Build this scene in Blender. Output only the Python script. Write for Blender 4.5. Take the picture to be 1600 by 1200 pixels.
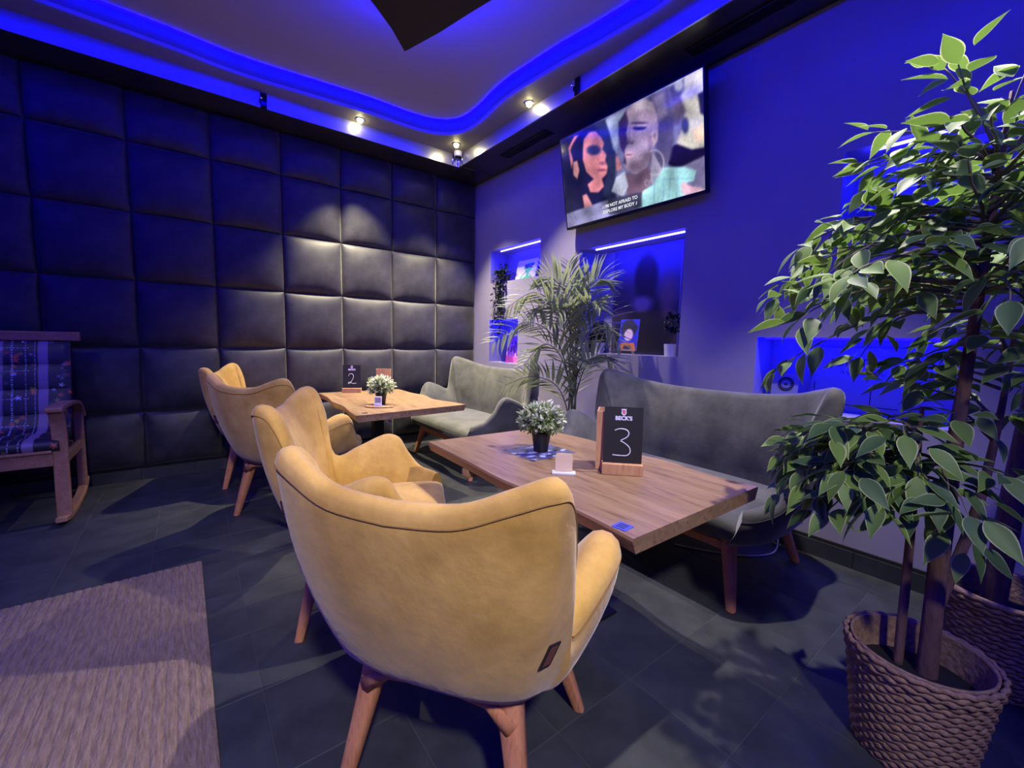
import bpy, bmesh, math, random
import numpy as np
from mathutils import Vector, Matrix, Euler

for o in list(bpy.data.objects):
    bpy.data.objects.remove(o)
SC = bpy.context.scene
COL = SC.collection
PI = math.pi

# ------------------------------------------------------------------ camera
cam_d = bpy.data.cameras.new('camera')
cam = bpy.data.objects.new('camera', cam_d)
COL.objects.link(cam)
SC.camera = cam
FPX, YAW, PITCH, ROLL = 660.96, 0.65238, -0.10204, 0.02138
CAM = Vector((-2.7028, -4.3113, 1.14))
cam_d.sensor_fit = 'HORIZONTAL'
cam_d.sensor_width = 36.0
cam_d.lens = FPX / 1600 * 36
cam_d.clip_start = 0.02
_f = Vector((math.sin(YAW) * math.cos(PITCH), math.cos(YAW) * math.cos(PITCH), math.sin(PITCH)))
_r = Vector((math.cos(YAW), -math.sin(YAW), 0))
_u = _r.cross(_f)
_r2 = _r * math.cos(ROLL) + _u * math.sin(ROLL)
_u2 = -_r * math.sin(ROLL) + _u * math.cos(ROLL)
cam.matrix_world = Matrix(((_r2.x, _u2.x, -_f.x, CAM.x), (_r2.y, _u2.y, -_f.y, CAM.y),
                           (_r2.z, _u2.z, -_f.z, CAM.z), (0, 0, 0, 1)))

# ------------------------------------------------------------------ world, exposure, lights
w = bpy.data.worlds.new('world')
SC.world = w
w.use_nodes = True
bg = w.node_tree.nodes['Background']
bg.inputs[0].default_value = (0.10, 0.05, 1.0, 1)
bg.inputs[1].default_value = 0.12
SC.view_settings.view_transform = 'Standard'
SC.view_settings.look = 'None'
SC.view_settings.exposure = 0.0
SC.view_settings.gamma = 1.0
SC.view_settings.use_curve_mapping = False

BLUE = (0.00022, 0.00005, 1.0)
LED_WAVE, LED_FASCIA_FILL, LED_PANEL, LED_NICHE = 75.0, 50.0, 300.0, 170.0
LED_FAR_FILL = 105.0
SPOT_RING = 470.0


def spot(name, loc, target, power, color, angle, blend=0.6, radius=0.03):
    d = bpy.data.lights.new(name, 'SPOT')
    d.energy, d.color, d.spot_size, d.spot_blend, d.shadow_soft_size = power, color, math.radians(angle), blend, radius
    o = bpy.data.objects.new(name, d)
    COL.objects.link(o)
    o.location = loc
    o.rotation_euler = (Vector(target) - Vector(loc)).to_track_quat('-Z', 'Y').to_euler()
    return o


# out-of-view lamps: the downlight by the tree, plus two added fill spots
spot('downlight_by_tree', (-0.72, -3.72, 2.95), (-1.35, -3.45, 0.0), 330, (1.0, 0.92, 0.86), 76, 0.45, 0.025)
spot('fill_spot_aisle', (-3.05, -5.6, 2.95), (-2.15, -3.3, 0.8), 430, (1.0, 0.93, 0.84), 62, 0.9, 0.10)  # added unseen lamp, brightens the back of the nearest chair
spot('fill_spot_left', (-4.2, -1.9, 2.95), (-3.45, -1.6, 0.0), 25, (1.0, 0.88, 0.76), 90, 0.7, 0.05)  # added unseen lamp, dim fill for the left side

# ------------------------------------------------------------------ materials
def s2l(c):
    return tuple((x / 12.92 if x <= 0.04045 else ((x + 0.055) / 1.055) ** 2.4) for x in c)


def rgb(r, g, b):
    return s2l((r / 255, g / 255, b / 255))


MATS = {}


def mat(name, col, rough=0.6, metal=0.0, var=None, bump=None, sheen=0.0, spec=None, emit=None, coat=0.0):
    """var=(scale, second colour, stretch xyz), bump=(scale, strength, stretch xyz)"""
    m = bpy.data.materials.new(name)
    m.use_nodes = True
    nt = m.node_tree
    b = nt.nodes['Principled BSDF']
    b.inputs['Base Color'].default_value = (*col, 1)
    b.inputs['Roughness'].default_value = rough
    b.inputs['Metallic'].default_value = metal
    if spec is not None:
        b.inputs['Specular IOR Level'].default_value = spec
    if sheen:
        b.inputs['Sheen Weight'].default_value = sheen
        b.inputs['Sheen Roughness'].default_value = 0.4
    if coat:
        b.inputs['Coat Weight'].default_value = coat
    if emit:
        b.inputs['Emission Color'].default_value = (*emit[0], 1)
        b.inputs['Emission Strength'].default_value = emit[1]

    def coords(stretch):
        tc = nt.nodes.new('ShaderNodeTexCoord')
        mp = nt.nodes.new('ShaderNodeMapping')
        mp.inputs['Scale'].default_value = stretch
        nt.links.new(tc.outputs['Object'], mp.inputs['Vector'])
        return mp.outputs['Vector']
    if var:
        n = nt.nodes.new('ShaderNodeTexNoise')
        n.inputs['Scale'].default_value = var[0]
        n.inputs['Detail'].default_value = 5
        n.inputs['Roughness'].default_value = 0.62
        nt.links.new(coords(var[2] if len(var) > 2 else (1, 1, 1)), n.inputs['Vector'])
        r = nt.nodes.new('ShaderNodeValToRGB')
        r.color_ramp.elements[0].position = 0.34
        r.color_ramp.elements[1].position = 0.68
        r.color_ramp.elements[0].color = (*col, 1)
        r.color_ramp.elements[1].color = (*var[1], 1)
        nt.links.new(n.outputs['Fac'], r.inputs['Fac'])
        nt.links.new(r.outputs['Color'], b.inputs['Base Color'])
    if bump:
        n = nt.nodes.new('ShaderNodeTexNoise')
        n.inputs['Scale'].default_value = bump[0]
        n.inputs['Detail'].default_value = 4
        nt.links.new(coords(bump[2] if len(bump) > 2 else (1, 1, 1)), n.inputs['Vector'])
        bp = nt.nodes.new('ShaderNodeBump')
        bp.inputs['Strength'].default_value = bump[1]
        bp.inputs['Distance'].default_value = 0.01
        nt.links.new(n.outputs['Fac'], bp.inputs['Height'])
        nt.links.new(bp.outputs['Normal'], b.inputs['Normal'])
    MATS[name] = m
    return m


def emat(name, col, strength):
    m = bpy.data.materials.new(name)
    m.use_nodes = True
    nt = m.node_tree
    nt.nodes.clear()
    e = nt.nodes.new('ShaderNodeEmission')
    e.inputs['Color'].default_value = (*col, 1)
    e.inputs['Strength'].default_value = strength
    o = nt.nodes.new('ShaderNodeOutputMaterial')
    nt.links.new(e.outputs[0], o.inputs[0])
    MATS[name] = m
    return m


def attr_mat(name, emission=0.0, rough=0.5):
    m = bpy.data.materials.new(name)
    m.use_nodes = True
    nt = m.node_tree
    b = nt.nodes['Principled BSDF']
    b.inputs['Roughness'].default_value = rough
    a = nt.nodes.new('ShaderNodeAttribute')
    a.attribute_name = 'Col'
    if emission:
        b.inputs['Base Color'].default_value = (0.01, 0.01, 0.01, 1)
        b.inputs['Roughness'].default_value = 0.12
        nt.links.new(a.outputs['Color'], b.inputs['Emission Color'])
        b.inputs['Emission Strength'].default_value = emission
    else:
        nt.links.new(a.outputs['Color'], b.inputs['Base Color'])
    MATS[name] = m
    return m


def wood_mat(name, c1, c2, c3, scale=(14, 1.2, 14), rough=0.45, knots=True):
    """oak with grain along local Y"""
    m = bpy.data.materials.new(name)
    m.use_nodes = True
    nt = m.node_tree
    b = nt.nodes['Principled BSDF']
    b.inputs['Roughness'].default_value = rough
    b.inputs['Specular IOR Level'].default_value = 0.2
    tc = nt.nodes.new('ShaderNodeTexCoord')
    mp = nt.nodes.new('ShaderNodeMapping')
    mp.inputs['Scale'].default_value = scale
    nt.links.new(tc.outputs['Object'], mp.inputs['Vector'])
    n1 = nt.nodes.new('ShaderNodeTexNoise')
    n1.inputs['Scale'].default_value = 1.0
    n1.inputs['Detail'].default_value = 6
    n1.inputs['Distortion'].default_value = 1.2
    nt.links.new(mp.outputs[0], n1.inputs['Vector'])
    n2 = nt.nodes.new('ShaderNodeTexNoise')
    n2.inputs['Scale'].default_value = 6.0
    n2.inputs['Detail'].default_value = 6
    nt.links.new(mp.outputs[0], n2.inputs['Vector'])
    r = nt.nodes.new('ShaderNodeValToRGB')
    r.color_ramp.elements[0].position = 0.3
    r.color_ramp.elements[0].color = (*c1, 1)
    r.color_ramp.elements[1].position = 0.7
    r.color_ramp.elements[1].color = (*c2, 1)
    nt.links.new(n1.outputs['Fac'], r.inputs['Fac'])
    mx = nt.nodes.new('ShaderNodeMix')
    mx.data_type = 'RGBA'
    nt.links.new(r.outputs[0], mx.inputs[6])
    mx.inputs[7].default_value = (*c3, 1)
    mth = nt.nodes.new('ShaderNodeMapRange')
    mth.inputs['From Min'].default_value = 0.52
    mth.inputs['From Max'].default_value = 0.72
    mth.inputs['To Max'].default_value = 0.7
    nt.links.new(n2.outputs['Fac'], mth.inputs['Value'])
    nt.links.new(mth.outputs[0], mx.inputs[0])
    out = mx.outputs[2]
    if knots:
        v = nt.nodes.new('ShaderNodeTexVoronoi')
        v.inputs['Scale'].default_value = 2.1
        mp2 = nt.nodes.new('ShaderNodeMapping')
        mp2.inputs['Scale'].default_value = (1.6, 1.0, 1.0)
        nt.links.new(tc.outputs['Object'], mp2.inputs['Vector'])
        nt.links.new(mp2.outputs[0], v.inputs['Vector'])
        k = nt.nodes.new('ShaderNodeMapRange')
        k.inputs['From Min'].default_value = 0.025
        k.inputs['From Max'].default_value = 0.085
        k.inputs['To Min'].default_value = 0.85
        k.inputs['To Max'].default_value = 0.0
        nt.links.new(v.outputs['Distance'], k.inputs['Value'])
        mx2 = nt.nodes.new('ShaderNodeMix')
        mx2.data_type = 'RGBA'
        nt.links.new(out, mx2.inputs[6])
        mx2.inputs[7].default_value = (c3[0] * .35, c3[1] * .35, c3[2] * .35, 1)
        nt.links.new(k.outputs[0], mx2.inputs[0])
        out = mx2.outputs[2]
    nt.links.new(out, b.inputs['Base Color'])
    bp = nt.nodes.new('ShaderNodeBump')
    bp.inputs['Strength'].default_value = 0.15
    bp.inputs['Distance'].default_value = 0.005
    nt.links.new(n2.outputs['Fac'], bp.inputs['Height'])
    nt.links.new(bp.outputs[0], b.inputs['Normal'])
    MATS[name] = m
    return m


def leaf_mat(name, c_in, c_edge, rough=0.45):
    m = bpy.data.materials.new(name)
    m.use_nodes = True
    nt = m.node_tree
    b = nt.nodes['Principled BSDF']
    b.inputs['Roughness'].default_value = rough
    a = nt.nodes.new('ShaderNodeAttribute')
    a.attribute_name = 'Edge'
    mx = nt.nodes.new('ShaderNodeMix')
    mx.data_type = 'RGBA'
    mx.inputs[6].default_value = (*c_in, 1)
    mx.inputs[7].default_value = (*c_edge, 1)
    mr = nt.nodes.new('ShaderNodeMapRange')
    mr.inputs['From Min'].default_value = 0.72
    mr.inputs['From Max'].default_value = 1.0
    nt.links.new(a.outputs['Fac'], mr.inputs['Value'])
    nt.links.new(mr.outputs[0], mx.inputs[0])
    nt.links.new(mx.outputs[2], b.inputs['Base Color'])
    tl = nt.nodes.new('ShaderNodeBsdfTranslucent')
    nt.links.new(mx.outputs[2], tl.inputs['Color'])
    ms = nt.nodes.new('ShaderNodeMixShader')
    ms.inputs[0].default_value = 0.35
    nt.links.new(b.outputs[0], ms.inputs[1])
    nt.links.new(tl.outputs[0], ms.inputs[2])
    nt.links.new(ms.outputs[0], nt.nodes['Material Output'].inputs['Surface'])
    MATS[name] = m
    return m


mat('floor_tile', rgb(45, 47, 49), 0.48, var=(5, rgb(62, 64, 65)), bump=(30, 0.12), spec=0.15)
mat('grout', rgb(62, 64, 68), 0.8)
mat('pad', rgb(30, 29, 32), 0.58, var=(5, rgb(52, 50, 52)), sheen=0.35)
mat('pad_gap', rgb(10, 10, 12), 0.9)
mat('paint', rgb(136, 130, 154), 0.75, var=(3, rgb(144, 138, 160)))
mat('soffit', rgb(30, 29, 32), 0.32, var=(2.5, rgb(48, 46, 47)))
mat('fascia', rgb(190, 190, 195), 0.33, metal=0.85)
mat('ring', rgb(112, 108, 100), 0.6)
mat('ceiling', rgb(150, 145, 150), 0.85)
mat('upstand', rgb(96, 94, 100), 0.8)
mat('dark_panel', rgb(42, 38, 40), 0.8)
mat('base_tile', rgb(40, 43, 48), 0.4, var=(6, rgb(56, 58, 62)))
mat('mustard', rgb(164, 126, 48), 0.85, var=(5.5, rgb(204, 164, 82)), bump=(34, 0.22), sheen=0.25)
mat('mustard_piping', rgb(132, 98, 42), 0.8)
mat('grey_velvet', rgb(64, 64, 57), 0.8, var=(7, rgb(90, 90, 80)), bump=(60, 0.1), sheen=0.3)
mat('grey_piping', rgb(56, 56, 52), 0.8)
wood_mat('leg_wood', rgb(178, 118, 82), rgb(196, 138, 98), rgb(150, 94, 62), (30, 30, 4), 0.4, False)
wood_mat('dark_leg_wood', rgb(120, 80, 58), rgb(140, 96, 70), rgb(96, 62, 44), (30, 30, 4), 0.4, False)
wood_mat('oak_top', rgb(122, 96, 68), rgb(148, 119, 88), rgb(84, 60, 42), (9, 1.0, 9), 0.38, True)
wood_mat('oak_block', rgb(176, 130, 92), rgb(196, 152, 112), rgb(146, 102, 70), (20, 20, 3), 0.5, False)
wood_mat('rocker_wood', rgb(150, 112, 82), rgb(170, 130, 98), rgb(120, 86, 62), (20, 3, 20), 0.35, False)
mat('black_metal', rgb(18, 18, 20), 0.4, metal=0.3)
mat('black_plastic', rgb(12, 12, 14), 0.35)
mat('black_board', rgb(12, 11, 16), 0.55)
mat('chrome', rgb(200, 200, 205), 0.12, metal=1.0)
mat('white_plastic', rgb(205, 205, 210), 0.4)
mat('pale_wood', rgb(214, 190, 160), 0.6)
mat('chalk', rgb(225, 225, 232), 0.9, emit=((0.6, 0.6, 0.7), 0.05))
mat('logo_white', rgb(225, 225, 240), 0.6)
mat('logo_red', rgb(200, 60, 80), 0.6)
mat('tag', rgb(32, 14, 14), 0.8)
mat('tag_print', rgb(110, 60, 50), 0.8)
mat('blue_sticker', rgb(60, 70, 225), 0.5)
mat('soil', rgb(18, 14, 12), 0.95)
mat('basket', rgb(116, 90, 64), 0.75, var=(60, rgb(160, 130, 94)), bump=(90, 0.5))
mat('bark', rgb(86, 60, 50), 0.85, var=(12, rgb(112, 84, 70), (4, 4, 1)), bump=(30, 0.5, (3, 3, 1)))
mat('twig', rgb(104, 96, 78), 0.8)
leaf_mat('ficus_leaf', rgb(104, 136, 56), rgb(214, 220, 150), 0.6)
leaf_mat('ficus_leaf_dark', rgb(74, 104, 52), rgb(180, 194, 130), 0.6)
leaf_mat('palm_leaf', rgb(146, 158, 112), rgb(214, 220, 172), 0.45)
leaf_mat('box_leaf', rgb(112, 134, 76), rgb(246, 246, 224), 0.6)
leaf_mat('vine_leaf', rgb(30, 40, 34), rgb(56, 70, 56), 0.6)
mat('stem_green', rgb(74, 78, 56), 0.7)
mat('jute', rgb(104, 86, 70), 0.95, var=(16, rgb(138, 118, 100), (9, 1, 1)), bump=(60, 0.6, (3, 1, 1)))
mat('canvas_white', rgb(222, 220, 226), 0.8)
mat('sign_blue', rgb(130, 130, 150), 0.7)
mat('sign_ink', rgb(26, 26, 36), 0.8)
mat('cable', rgb(205, 200, 190), 0.5)
mat('glass_dark', rgb(10, 10, 16), 0.08)
emat('led_blue', BLUE, LED_WAVE)
emat('led_fascia_fill', BLUE, LED_FASCIA_FILL)
emat('led_panel', BLUE, LED_PANEL)
emat('led_far_fill', BLUE, LED_FAR_FILL)
emat('led_niche', (0.012, 0.010, 1.0), LED_NICHE)
emat('led_hidden', BLUE, LED_NICHE)
emat('bulb', (1.0, 0.88, 0.42), 85.0)
attr_mat('print', 0.0)
attr_mat('screen', 1.0)
emat('caption', (0.9, 0.92, 0.95), 0.95)


# ------------------------------------------------------------------ mesh helpers
class MB:
    def __init__(self):
        self.v, self.f = [], []

    def add(self, vs, fs):
        b = len(self.v)
        self.v += [tuple(p) for p in vs]
        self.f += [tuple(i + b for i in f) for f in fs]
        return self

    def box(self, x0, x1, y0, y1, z0, z1, M=None):
        vs = [Vector(p) for p in ((x0, y0, z0), (x1, y0, z0), (x1, y1, z0), (x0, y1, z0),
                                  (x0, y0, z1), (x1, y0, z1), (x1, y1, z1), (x0, y1, z1))]
        if M is not None:
            vs = [M @ p for p in vs]
        return self.add(vs, [(0, 3, 2, 1), (4, 5, 6, 7), (0, 1, 5, 4), (1, 2, 6, 5), (2, 3, 7, 6), (3, 0, 4, 7)])

    def grid(self, P, wrap_u=False, wrap_v=False):
        """P[i][j] points"""
        n, m = len(P), len(P[0])
        vs = [p for row in P for p in row]
        fs = []
        for i in range(n if wrap_u else n - 1):
            for j in range(m if wrap_v else m - 1):
                fs.append((i * m + j, ((i + 1) % n) * m + j, ((i + 1) % n) * m + (j + 1) % m, i * m + (j + 1) % m))
        return self.add(vs, fs)

    def tube(self, pts, rad, seg=8, caps=True, flat=None):
        """tube along pts; rad number or list; flat=(rx,ry) scale of the section"""
        pts = [Vector(p) for p in pts]
        n = len(pts)
        rads = rad if isinstance(rad, (list, tuple)) else [rad] * n
        rows = []
        up = Vector((0, 0, 1))
        t0 = (pts[1] - pts[0]).normalized()
        if abs(t0.dot(up)) > 0.95:
            up = Vector((0, 1, 0))
        a = t0.cross(up).normalized()
        for i in range(n):
            t = (pts[min(i + 1, n - 1)] - pts[max(i - 1, 0)]).normalized()
            a = (a - t * a.dot(t)).normalized()
            b = t.cross(a)
            fx, fy = flat or (1, 1)
            rows.append([pts[i] + (a * math.cos(2 * PI * k / seg) * fx + b * math.sin(2 * PI * k / seg) * fy) * rads[i]
                         for k in range(seg)])
        base = len(self.v)
        self.grid(rows, False, True)
        if caps:
            self.f.append(tuple(base + k for k in range(seg))[::-1])
            self.f.append(tuple(base + (n - 1) * seg + k for k in range(seg)))
        return self

    def lathe(self, prof, seg=24, c=(0, 0, 0)):
        rows = [[(c[0] + r * math.cos(2 * PI * k / seg), c[1] + r * math.sin(2 * PI * k / seg), c[2] + z)
                 for k in range(seg)] for r, z in prof]
        return self.grid(rows, False, True)

    def prism(self, poly, z0, z1, M=None):
        n = len(poly)
        vs = [Vector((x, y, z0)) for x, y in poly] + [Vector((x, y, z1)) for x, y in poly]
        if M is not None:
            vs = [M @ p for p in vs]
        return self.add(vs, [tuple(range(n))[::-1], tuple(range(n, 2 * n))] +
                        [(i, (i + 1) % n, n + (i + 1) % n, n + i) for i in range(n)])

    def build(self, name, m, parent=None, smooth=False, bevel=0.0, seg=2, weld=False, auto=None):
        me = bpy.data.meshes.new(name)
        me.from_pydata(self.v, [], self.f)
        bm = bmesh.new()
        bm.from_mesh(me)
        if weld:
            bmesh.ops.remove_doubles(bm, verts=bm.verts, dist=1e-5)
        bmesh.ops.recalc_face_normals(bm, faces=bm.faces)
        if bevel:
            ed = [e for e in bm.edges if len(e.link_faces) == 2 and e.calc_face_angle(0) > 0.5]
            bmesh.ops.bevel(bm, geom=ed, offset=bevel, segments=seg, affect='EDGES', profile=0.5)
        bm.to_mesh(me)
        bm.free()
        if smooth:
            for p in me.polygons:
                p.use_smooth = True
        if auto:
            me.set_sharp_from_angle(angle=auto)
        return link(name, me, m, parent)


def link(name, me, m=None, parent=None):
    if m is not None and not me.materials:
        me.materials.append(MATS[m] if isinstance(m, str) else m)
    o = bpy.data.objects.new(name, me)
    COL.objects.link(o)
    if parent is not None:
        o.parent = parent
    return o


def tag(o, label, cat, group=None):
    o['label'], o['category'] = label, cat
    if group:
        o['group'] = group
    return o


def thing(name, label, cat, loc=(0, 0, 0), rz=0.0, group=None):
    o = bpy.data.objects.new(name, None)
    COL.objects.link(o)
    o.empty_display_size = 0.05
    o.location, o.rotation_euler = loc, (0, 0, rz)
    return tag(o, label, cat, group)


def struct(o):
    o['kind'] = 'structure'
    return o


def stuff(o):
    o['kind'] = 'stuff'
    return o


def dup(root, loc, rz, label):
    def cp(o, parent):
        c = o.copy()
        COL.objects.link(c)
        c.parent = parent
        for ch in o.children:
            cp(ch, c)
        return c
    r = cp(root, None)
    r.location, r.rotation_euler = loc, (0, 0, rz)
    r['label'] = label
    return r


def catmull(pts, sub):
    pts = [np.array(p, float) for p in pts]
    out = []
    n = len(pts)
    for i in range(n - 1):
        p0, p1, p2, p3 = pts[max(i - 1, 0)], pts[i], pts[i + 1], pts[min(i + 2, n - 1)]
        for k in range(sub):
            t = k / sub
            out.append(0.5 * ((2 * p1) + (-p0 + p2) * t + (2 * p0 - 5 * p1 + 4 * p2 - p3) * t * t +
                              (-p0 + 3 * p1 - 3 * p2 + p3) * t ** 3))
    out.append(pts[-1])
    return out


def text_mesh(s, size, extrude=0.0005, bold=0.0):
    cu = bpy.data.curves.new('txt', 'FONT')
    cu.body = s
    cu.size = size
    cu.extrude = extrude
    cu.offset = bold
    cu.align_x = 'CENTER'
    cu.align_y = 'CENTER'
    cu.resolution_u = 3
    ob = bpy.data.objects.new('txt', cu)
    COL.objects.link(ob)
    dg = bpy.context.evaluated_depsgraph_get()
    me = bpy.data.meshes.new_from_object(ob.evaluated_get(dg))
    bpy.data.objects.remove(ob)
    bpy.data.curves.remove(cu)
    me.name = 'lettering'
    me.materials.clear()
    return me


def text_obj(name, s, size, m, parent, loc, rot, extrude=0.0005, bold=0.0):
    o = link(name, text_mesh(s, size, extrude, bold), m, parent)
    o.location, o.rotation_euler = loc, rot
    return o


# ---- flat prints: a fine grid of coloured vertices
def inpoly(X, Y, poly, soft=0.0):
    poly = np.array(poly, float)
    ins = np.zeros(X.shape, bool)
    d = np.full(X.shape, 1e9)
    n = len(poly)
    for i in range(n):
        x1, y1 = poly[i]
        x2, y2 = poly[(i + 1) % n]
        c = ((y1 > Y) != (y2 > Y)) & (X < (x2 - x1) * (Y - y1) / ((y2 - y1) or 1e-9) + x1)
        ins ^= c
        L2 = (x2 - x1) ** 2 + (y2 - y1) ** 2 + 1e-9
        t = np.clip(((X - x1) * (x2 - x1) + (Y - y1) * (y2 - y1)) / L2, 0, 1)
        d = np.minimum(d, np.hypot(X - x1 - t * (x2 - x1), Y - y1 - t * (y2 - y1)))
    if soft <= 0:
        return ins.astype(float)
    sd = np.where(ins, d, -d)
    return np.clip(sd / soft + 0.5, 0, 1)


def inell(X, Y, cx, cy, rx, ry, soft=0.15):
    r = np.hypot((X - cx) / rx, (Y - cy) / ry)
    return np.clip((1 - r) / soft + 0.5, 0, 1)


class Pic:
    def __init__(self, X, Y, base):
        self.X, self.Y = X, Y
        self.C = np.zeros(X.shape + (3,)) + np.array(base) / 255.0

    def mixin(self, m, col):
        self.C = self.C * (1 - m[..., None]) + np.array(col) / 255.0 * m[..., None]
        return self

    def poly(self, pts, col, soft=8, a=1.0):
        return self.mixin(inpoly(self.X, self.Y, pts, soft) * a, col)

    def ell(self, cx, cy, rx, ry, col, soft=0.2, a=1.0):
        return self.mixin(inell(self.X, self.Y, cx, cy, rx, ry, soft) * a, col)


def print_mesh(name, wd, ht, C, m):
    """C[j][i] sRGB, j from bottom; lies in local XZ facing -Y"""
    ny, nx = C.shape[:2]
    xs = np.linspace(-wd / 2, wd / 2, nx)
    zs = np.linspace(0, ht, ny)
    X, Z = np.meshgrid(xs, zs)
    V = np.stack([X, np.zeros_like(X), Z], -1).reshape(-1, 3)
    idx = np.arange(nx * ny).reshape(ny, nx)
    F = np.stack([idx[:-1, :-1], idx[:-1, 1:], idx[1:, 1:], idx[1:, :-1]], -1).reshape(-1, 4)
    me = bpy.data.meshes.new(name)
    me.from_pydata(V.tolist(), [], F.tolist())
    at = me.attributes.new('Col', 'FLOAT_COLOR', 'POINT')
    lin = np.where(C <= 0.04045, C / 12.92, ((C + 0.055) / 1.055) ** 2.4)
    at.data.foreach_set('color', np.concatenate([lin.reshape(-1, 3), np.ones((nx * ny, 1))], 1).astype(np.float32).ravel())
    me.materials.append(MATS[m])
    return me


def uvgrid(nx, ny):
    return np.meshgrid(np.linspace(0, 1, nx), np.linspace(0, 1, ny))


# ================================================================== ROOM
ZS, ZR, ZC = 2.892, 3.003, 3.10          # soffit underside, ring ceiling, inner ceiling
TILE = 0.5
XMIN, YMIN = -5.6, -6.4

# ---- floor: slate tiles on a grout bed
fl = struct(MB().box(XMIN, 0, YMIN, 0, -0.06, -0.0015).build('floor', 'grout'))
ts = 0.336
tile_me = MB().box(-ts / 2 + .0010, ts / 2 - .0010, -ts / 2 + .0010, ts / 2 - .0010, -0.01, 0.0).build('tile', 'floor_tile', bevel=0.0012, seg=1)
tme = tile_me.data
bpy.data.objects.remove(tile_me)
rng = random.Random(4)
x0 = -1.555 + ts / 2
y0 = -3.508 + ts / 2
cnt = 0
far_tiles = MB()
for i in range(-9, 6):
    for j in range(-5, 12):
        cx, cy = x0 + i * ts, y0 + j * ts
        if cx + ts / 2 > 0.001 or cy + ts / 2 > 0.001 or cx < -4.4 or cy < -5.0:
            # cut pieces along the walls
            ax, bx_, ay, by_ = cx - ts / 2, min(cx + ts / 2, 0), cy - ts / 2, min(cy + ts / 2, 0)
            if bx_ - ax < 0.02 or by_ - ay < 0.02 or cx < -4.4 or cy < -5.0:
                continue
            MB().box(ax + .0010, bx_ - .0010, ay + .0010, by_ - .0010, -0.01, 0.0).build('tile', 'floor_tile', fl)
            continue
        t = link('tile', tme, None, fl)
        t.location = (cx, cy, rng.uniform(-0.0006, 0.0002))
        t.rotation_euler = (0, 0, rng.choice((0, PI / 2, PI, -PI / 2)))

# ---- padded wall
wl = struct(MB().box(XMIN, 0.0, 0.0, 0.12, 0, 3.3).build('wall_left', 'pad_gap'))


def pad_mesh(n=18):
    P = []
    for i in range(n + 1):
        row = []
        for j in range(n + 1):
            u, v = -1 + 2 * i / n, -1 + 2 * j / n
            u, v = math.sin(u * PI / 2), math.sin(v * PI / 2)
            h = ((1 - abs(u) ** 5) ** 0.5 * (1 - abs(v) ** 5) ** 0.5) if abs(u) < 1 and abs(v) < 1 else 0
            h = h * (0.62 + 0.38 * (1 - u * u) * (1 - v * v))
            row.append((u * 0.5, -0.066 * h, v * 0.5))
        P.append(row)
    mb = MB().grid(P)
    o = mb.build('panel', 'pad', smooth=True)
    me = o.data
    bpy.data.objects.remove(o)
    return me


pme = pad_mesh()
zrows = [0.105, 0.53, 1.03, 1.53, 2.03, 2.53, ZS + 0.02]
for c in range(0, 11):
    for r in range(6):
        za, zb = zrows[r], zrows[r + 1]
        p = link('panel', pme, None, wl)
        p.location = (-(c + 0.5) * TILE, 0.0, (za + zb) / 2)
        p.scale = (TILE * 0.996, 1, (zb - za) * 0.996)

# ---- right wall with its niches (y0 > y1: from the corner towards the camera)
NICHES = [(-0.338, -1.172, 1.765, 2.115, 0.24), (-0.334, -0.852, 0.90, 1.365, 0.24), (-1.69, -2.667, 1.05, 1.923, 0.27),
          (-3.175, -4.03, 0.78, 1.192, 0.24), (-3.525, -4.06, 1.79, 2.13, 0.24)]


def wall_with_niches():
    ys = sorted({0.0, YMIN} | {n[0] for n in NICHES} | {n[1] for n in NICHES})
    zs = sorted({0.0, 3.3} | {n[2] for n in NICHES} | {n[3] for n in NICHES})
    mb = MB()

    def inn(y, z):
        return any(n[1] < y < n[0] and n[2] < z < n[3] for n in NICHES)
    for a, b in zip(ys[:-1], ys[1:]):
        for c, d in zip(zs[:-1], zs[1:]):
            if not inn((a + b) / 2, (c + d) / 2):
                mb.add([(0, a, c), (0, b, c), (0, b, d), (0, a, d)], [(0, 1, 2, 3)])
    for ya, yb, za, zb, dp in NICHES:
        mb.add([(0, ya, za), (0, yb, za), (0, yb, zb), (0, ya, zb), (dp, ya, za), (dp, yb, za), (dp, yb, zb), (dp, ya, zb)],
               [(4, 5, 6, 7), (0, 1, 5, 4), (3, 7, 6, 2), (0, 4, 7, 3), (1, 2, 6, 5)])
    X = 0.45
    mb.add([(X, 0, 0), (X, YMIN, 0), (X, YMIN, 3.3), (X, 0, 3.3), (0, 0, 0), (0, YMIN, 0), (0, YMIN, 3.3), (0, 0, 3.3)],
           [(0, 1, 2, 3), (0, 3, 7, 4), (1, 5, 6, 2), (3, 2, 6, 7), (0, 4, 5, 1)])
    return mb


wr = struct(wall_with_niches().build('wall_right', 'paint', weld=True))

# ---- baseboards of slate strips with a shadow gap on top
bl = struct(MB().box(XMIN, 0, -0.012, 0, 0, 0.088).build('baseboard_left', 'pad_gap'))
br = struct(MB().box(-0.012, 0, YMIN, 0, 0, 0.105).build('baseboard_right', 'pad_gap'))
for k in range(14):
    a = -0.02 - k * 0.336
    MB().box(a - 0.333, a, -0.02, -0.010, 0.0, 0.088).build('tile', 'base_tile', bl)
for k in range(14):
    a = -0.04 - k * 0.336
    MB().box(-0.020, -0.010, a - 0.333, a, 0.0, 0.088).build('tile', 'base_tile', br)

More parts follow.
